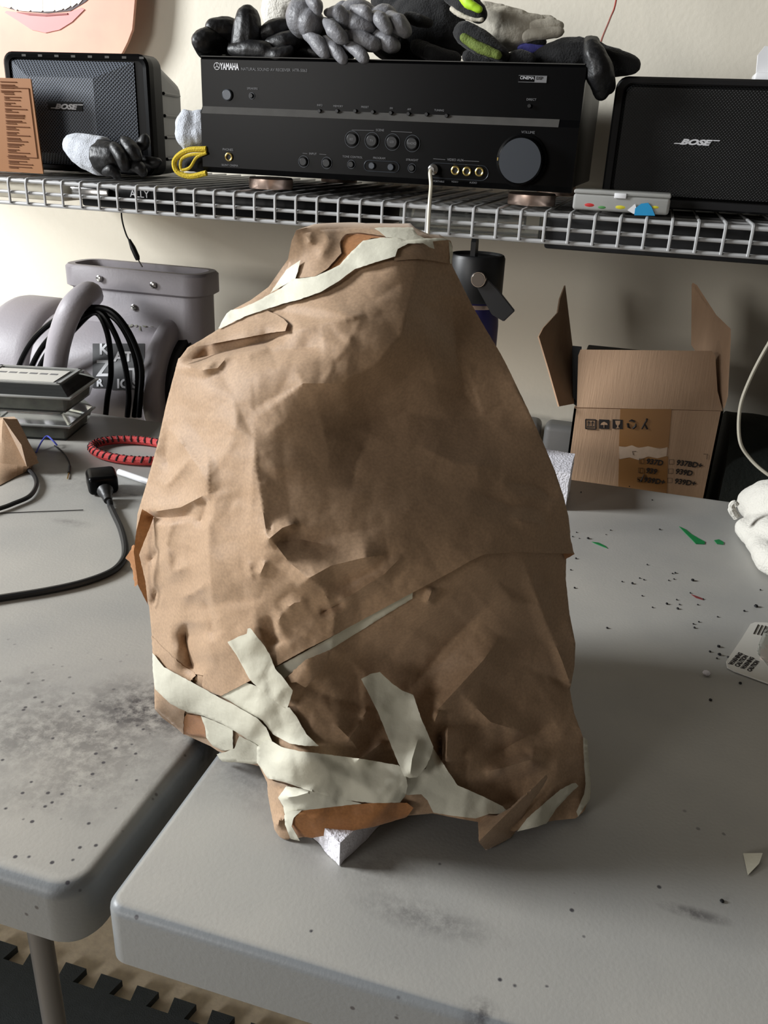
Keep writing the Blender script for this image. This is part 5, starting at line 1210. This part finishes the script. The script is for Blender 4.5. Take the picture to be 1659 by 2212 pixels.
# clear clamshell boxes
def clamshell(name, label, cx, cy, w, d, z0, h, rot, m):
    t = thing(name, label, 'box', (cx, cy, z0), 'clear plastic boxes', math.radians(rot))
    hh = h*.55
    def fr(w_, d_, z): return [Vector(p) for p in ((-w_/2, -d_/2, z), (w_/2, -d_/2, z), (w_/2, d_/2, z), (-w_/2, d_/2, z))]
    b = B(); loft(b, [fr(w*.84, d*.84, 0), fr(w*.94, d*.94, hh)], True, True); b.build('tray', clear, t, 20, world=False)
    b = B(); b.box((-w*.41, -d*.41, .002), (w*.41, d*.41, hh*.95), .002); b.build('contents', debris, t, world=False)
    b = B(); b.box((-w/2, -d/2, hh), (w/2, d/2, hh+.003), .001); b.build('rim', frost, t, world=False)
    b = B(); loft(b, [fr(w*.94, d*.94, hh+.003), fr(w*.80, d*.80, h)], True, True); b.build('lid', clear, t, 20, world=False)
    b = B(); b.box((-w*.38, -d*.38, h), (w*.38, -d*.34, h+.002)); b.box((-w*.38, d*.34, h), (w*.38, d*.38, h+.002)); b.box((-w*.38, -d*.38, h), (-w*.35, d*.38, h+.002)); b.box((w*.35, -d*.38, h), (w*.38, d*.38, h+.002)); b.build('raised_edge', frost, t, world=False)
    return t
q = on_z(105, 966)
cx_, cyq = q.x-.060, q.y+.055
clamshell('plastic_box', 'clear plastic box with dusty dark contents, bottom one of the stack at left', cx_, cyq, .135, .095, TZ, .036, 14, clear)
t2 = clamshell('plastic_box', 'clear plastic box with paper label on its lid, top one of the stack at left', cx_-.004, cyq+.004, .150, .105, TZ+.0385, .036, 14, clear)
b = B(); b.box((-.05, -.03, .0362), (.045, .028, .0368)); lb = b.build('label', cardw, t2, world=False)
for k in range(6): 
    b = B(); b.box((-.044+k*.014, .004, .0368), (-.034+k*.014, .010, .0371)); b.build('print', prt_dim, lb, world=False)
# small kraft package at left edge
t = thing('kraft_package', 'small folded kraft paper package at the left edge of the table', 'package', on_z(0, 1040))
y0 = .80
pk = [on_z(-90, 1075), on_z(0, 1050), on_z(60, 1018), on_z(72, 1008), on_z(40, 975), on_z(-90, 1000)]
base = [Vector((p.x, p.y, TZ+.001)) for p in pk]
midl = [on_y(-90, 985, y0-.01), on_y(-2, 1000, y0-.012), on_y(62, 1008, y0), on_y(80, 988, y0+.02), on_y(40, 965, y0+.06), on_y(-90, 960, y0+.06)]
topv = [on_y(-60, 925, y0+.02), on_y(8, 905, y0+.01), on_y(10, 905, y0+.01), on_y(36, 905, y0+.03), on_y(30, 900, y0+.06), on_y(-60, 905, y0+.06)]

for p in midl+topv: p.z = max(p.z, TZ+.004)
b = B(); loft(b, [base, midl, topv], True, True); bmesh.ops.subdivide_edges(b.bm, edges=list(b.bm.edges), cuts=4, use_grid_fill=True)
for v in b.bm.verts: v.co += Vector((mnoise.noise(v.co*60), mnoise.noise(v.co*60+Vector((5, 0, 0))), 0))*.0016
b.build('paper_body', kraft, t, 25)
b = B(); b.prism([on_y(8, 903, y0+.002), on_y(36, 908, y0+.022), on_y(60, 950, y0+.016), on_y(84, 1000, y0+.012), on_y(60, 1008, y0-.002), on_y(48, 960, y0+.0)], (0, -.0015, 0)); b.build('folded_edge', kraft, t)

# ================================================================== RIGHT SIDE OF THE TABLE
t = thing('cotton_glove', 'white cotton glove lying at the right edge of the table', 'glove', on_z(1650, 1200))
b = B(); c = on_z(1640, 1190)
for pts, rr in (([(1612, 1128, .020), (1650, 1150, .030), (1720, 1180, .036), (1800, 1180, .036)], [.018, .030, .038, .038]), ([(1606, 1168, .012), (1640, 1205, .012), (1668, 1250, .014), (1760, 1290, .02)], [.012, .014, .016, .02]), ([(1625, 1160, .012), (1680, 1210, .018), (1760, 1230, .02)], [.014, .024, .03, .03])):
    P_ = bez([on_z(x, y_)+Vector((0, .010, z_)) for x, y_, z_ in pts], 5); m_ = len(P_)
    b.tube([P_[0]*2-P_[1]]+P_, [rr[0]*.6]+[rr[int(i/m_*3)]+(rr[int(i/m_*3)+1]-rr[int(i/m_*3)])*(i/m_*3-int(i/m_*3)) for i in range(m_)], 14)
o = b.build('cloth', cottonm, t, 180); fuse(o, .003, 6)
for v in o.data.vertices: v.co.z = max(v.co.z, TZ-t.location.z+.001)
b = B(); b.tube(bez([on_y(x, y_, .905) for x, y_ in ((1592, 1118), (1582, 1104), (1580, 1092), (1586, 1086), (1592, 1092))], 5), [.004]*8+[.003]*20, 8); b.build('curled_tip', cottonm, t)
# blister card
t = thing('blister_card', 'white printed card with clear blister at the right edge of the table', 'card', on_z(1650, 1420))
cp = [(1568, 1432), (1570, 1445), (1585, 1453), (1659, 1480), (1780, 1525), (1850, 1400), (1659, 1349), (1630, 1348), (1620, 1352), (1600, 1385)]
b = B(); b.prism([on_z(x, y_)+Vector((0, 0, .0008)) for x, y_ in cp], (0, 0, .0012)); cb = b.build('card', cardw, t)
b = B(); b.prism([on_z(x, y_)+Vector((0, 0, .002)) for x, y_ in [(1632, 1418), (1645, 1385), (1659, 1372), (1790, 1400), (1760, 1490), (1659, 1450)]], (0, 0, .012)); bmesh.ops.bevel(b.bm, geom=list(b.bm.edges), offset=.002, segments=2, affect='EDGES'); b.build('blister', clear, t)
b = B(); b.prism([on_z(x, y_)+Vector((0, 0, .0021)) for x, y_ in [(1640, 1428), (1650, 1410), (1700, 1418), (1700, 1455)]], (0, 0, .003)); b.build('pale_item', mat('pale_pink', rgb(205, 190, 180), .5), t)
for (px, py, L_) in ((1592, 1400, 0), (1598, 1408, 0), (1604, 1416, 0)): pass
def cardtext(s, px, py, size, ang):
    o_ = on_z(px, py); ca, sa = math.cos(math.radians(ang)), math.sin(math.radians(ang))
    text(s, size, 0, 0, 0, mapf=lambda u, v_, e: Vector((o_.x+u*ca-v_*sa, o_.y+u*sa+v_*ca, TZ+.0022+e)), depth=.0002, bold=.0002).build('lettering', ink, cb)
cardtext('WARNING', 1581, 1442, .0050, 66); cardtext('CAUTION', 1594, 1446, .0050, 66); cardtext('WARNING', 1607, 1451, .0048, 66); cardtext('CAUTION', 1620, 1456, .0046, 66)
for k in range(5):
    a_, c_ = on_z(1627+k*8, 1374+k*1.5)+Vector((0, 0, .0023)), on_z(1637+k*8, 1354+k*1.5)+Vector((0, 0, .0023))
    b = B(); b.tube([a_, c_], .0005, 4); b.build('print_line', ink, cb)
# paper scrap
b = B(); b.prism([on_z(x, y_)+Vector((0, 0, z_)) for x, y_, z_ in ((1605, 1846, .0006), (1644, 1855, .004), (1638, 1872, .002), (1615, 1893, .0006))], (0, 0, .0005)); tag(b.build('tape_scrap', tape, None, 20), 'small cream triangular scrap of tape on the right table front', 'scrap')
# green paint smears
def smear(label, pts, hgt=.0005):
    b = B(); b.prism([on_z(x, y_)+Vector((0, 0, .0002)) for x, y_ in pts], (0, 0, hgt)); tag(b.build('paint_smear', paintg, None), label, 'paint mark', 'green paint marks')
K7 = crop(1160, 1040, 2.4048)
smear('long green paint streak on the table left of the white cotton glove', K7([(738, 236), (770, 250), (800, 275), (840, 298), (872, 315), (870, 328), (825, 326), (800, 300), (770, 270)]))
smear('small green paint dab right of the long green streak', K7([(920, 308), (945, 303), (970, 318), (968, 330), (935, 326)]))
smear('thin green paint line near the side of the wrapped paper object', K7([(285, 316), (320, 320), (350, 335), (365, 349), (340, 340), (300, 324)]))
b = B(); b.prism([on_z(x, y_)+Vector((0, 0, .0002)) for x, y_ in K7([(800, 588), (835, 600), (865, 612), (862, 617), (825, 606)])], (0, 0, .0004)); tag(b.build('paint_smear', mat('red_paint', rgb(120, 50, 50), .5), None), 'tiny dark red paint fleck among the black crumbs', 'paint mark')
b = B(); b.ball(on_z(1525, 1458)+Vector((0, 0, .002)), .0032, (1, 1, .6), 8); tag(b.build('foam_crumb', foam, None), 'small white foam crumb left of the blister card', 'crumb')
cr = [(185,288,4),(205,266,4),(219,297,3),(265,298,7),(358,277,3),(382,255,4),(637,251,5),(202,402,5),(175,461,4),(572,434,4),(533,504,4),(555,512,4),(442,522,4),(495,532,6),(703,480,4),(718,477,5),(684,516,4),(711,509,4),(808,516,8),(195,555,5),(546,596,4),(796,581,4),(862,612,4),(600,656,4),(674,638,6),(725,616,4),(740,641,4),(730,663,6),(1137,652,9),(1160,565,4),(1076,675,5),(938,705,4),(840,731,4),(812,742,4),(817,762,5),(364,763,5),(943,860,7),(898,886,5),(947,902,7),(934,921,4),(993,915,5),(1055,1051,6),(901,1138,6),(960,2184,6),(229,57,4),(480,28,4),(598,98,4),(835,642,4)]
def nth(n): return str(n)+('th' if 10 <= n % 100 <= 20 else {1: 'st', 2: 'nd', 3: 'rd'}.get(n % 10, 'th'))
cr.sort()
first = None
for ci_, (x, y_, r) in enumerate(cr):
    (px, py), = K7([(x, y_)]); p = on_z(px, py)
    if first is None:
        b = B(); b.ball((0, 0, .55), 1, (1, 1, .7), 8)
        for v in b.bm.verts: v.co *= 1+.25*mnoise.noise(v.co*2)
        first = b.build('crumb', crumbm, None); o = first
    else: o = first.copy(); COL.objects.link(o)
    s = r*.00022; o.scale = (s, s*.9, s); o.location = (p.x, p.y, TZ); o.rotation_euler = (0, 0, random.uniform(0, 6))
    tag(o, ('leftmost' if ci_ == 0 else nth(ci_+1)+' from the left')+' of the tiny black crumbs scattered on the right table', 'crumb', 'black crumbs on the right table')
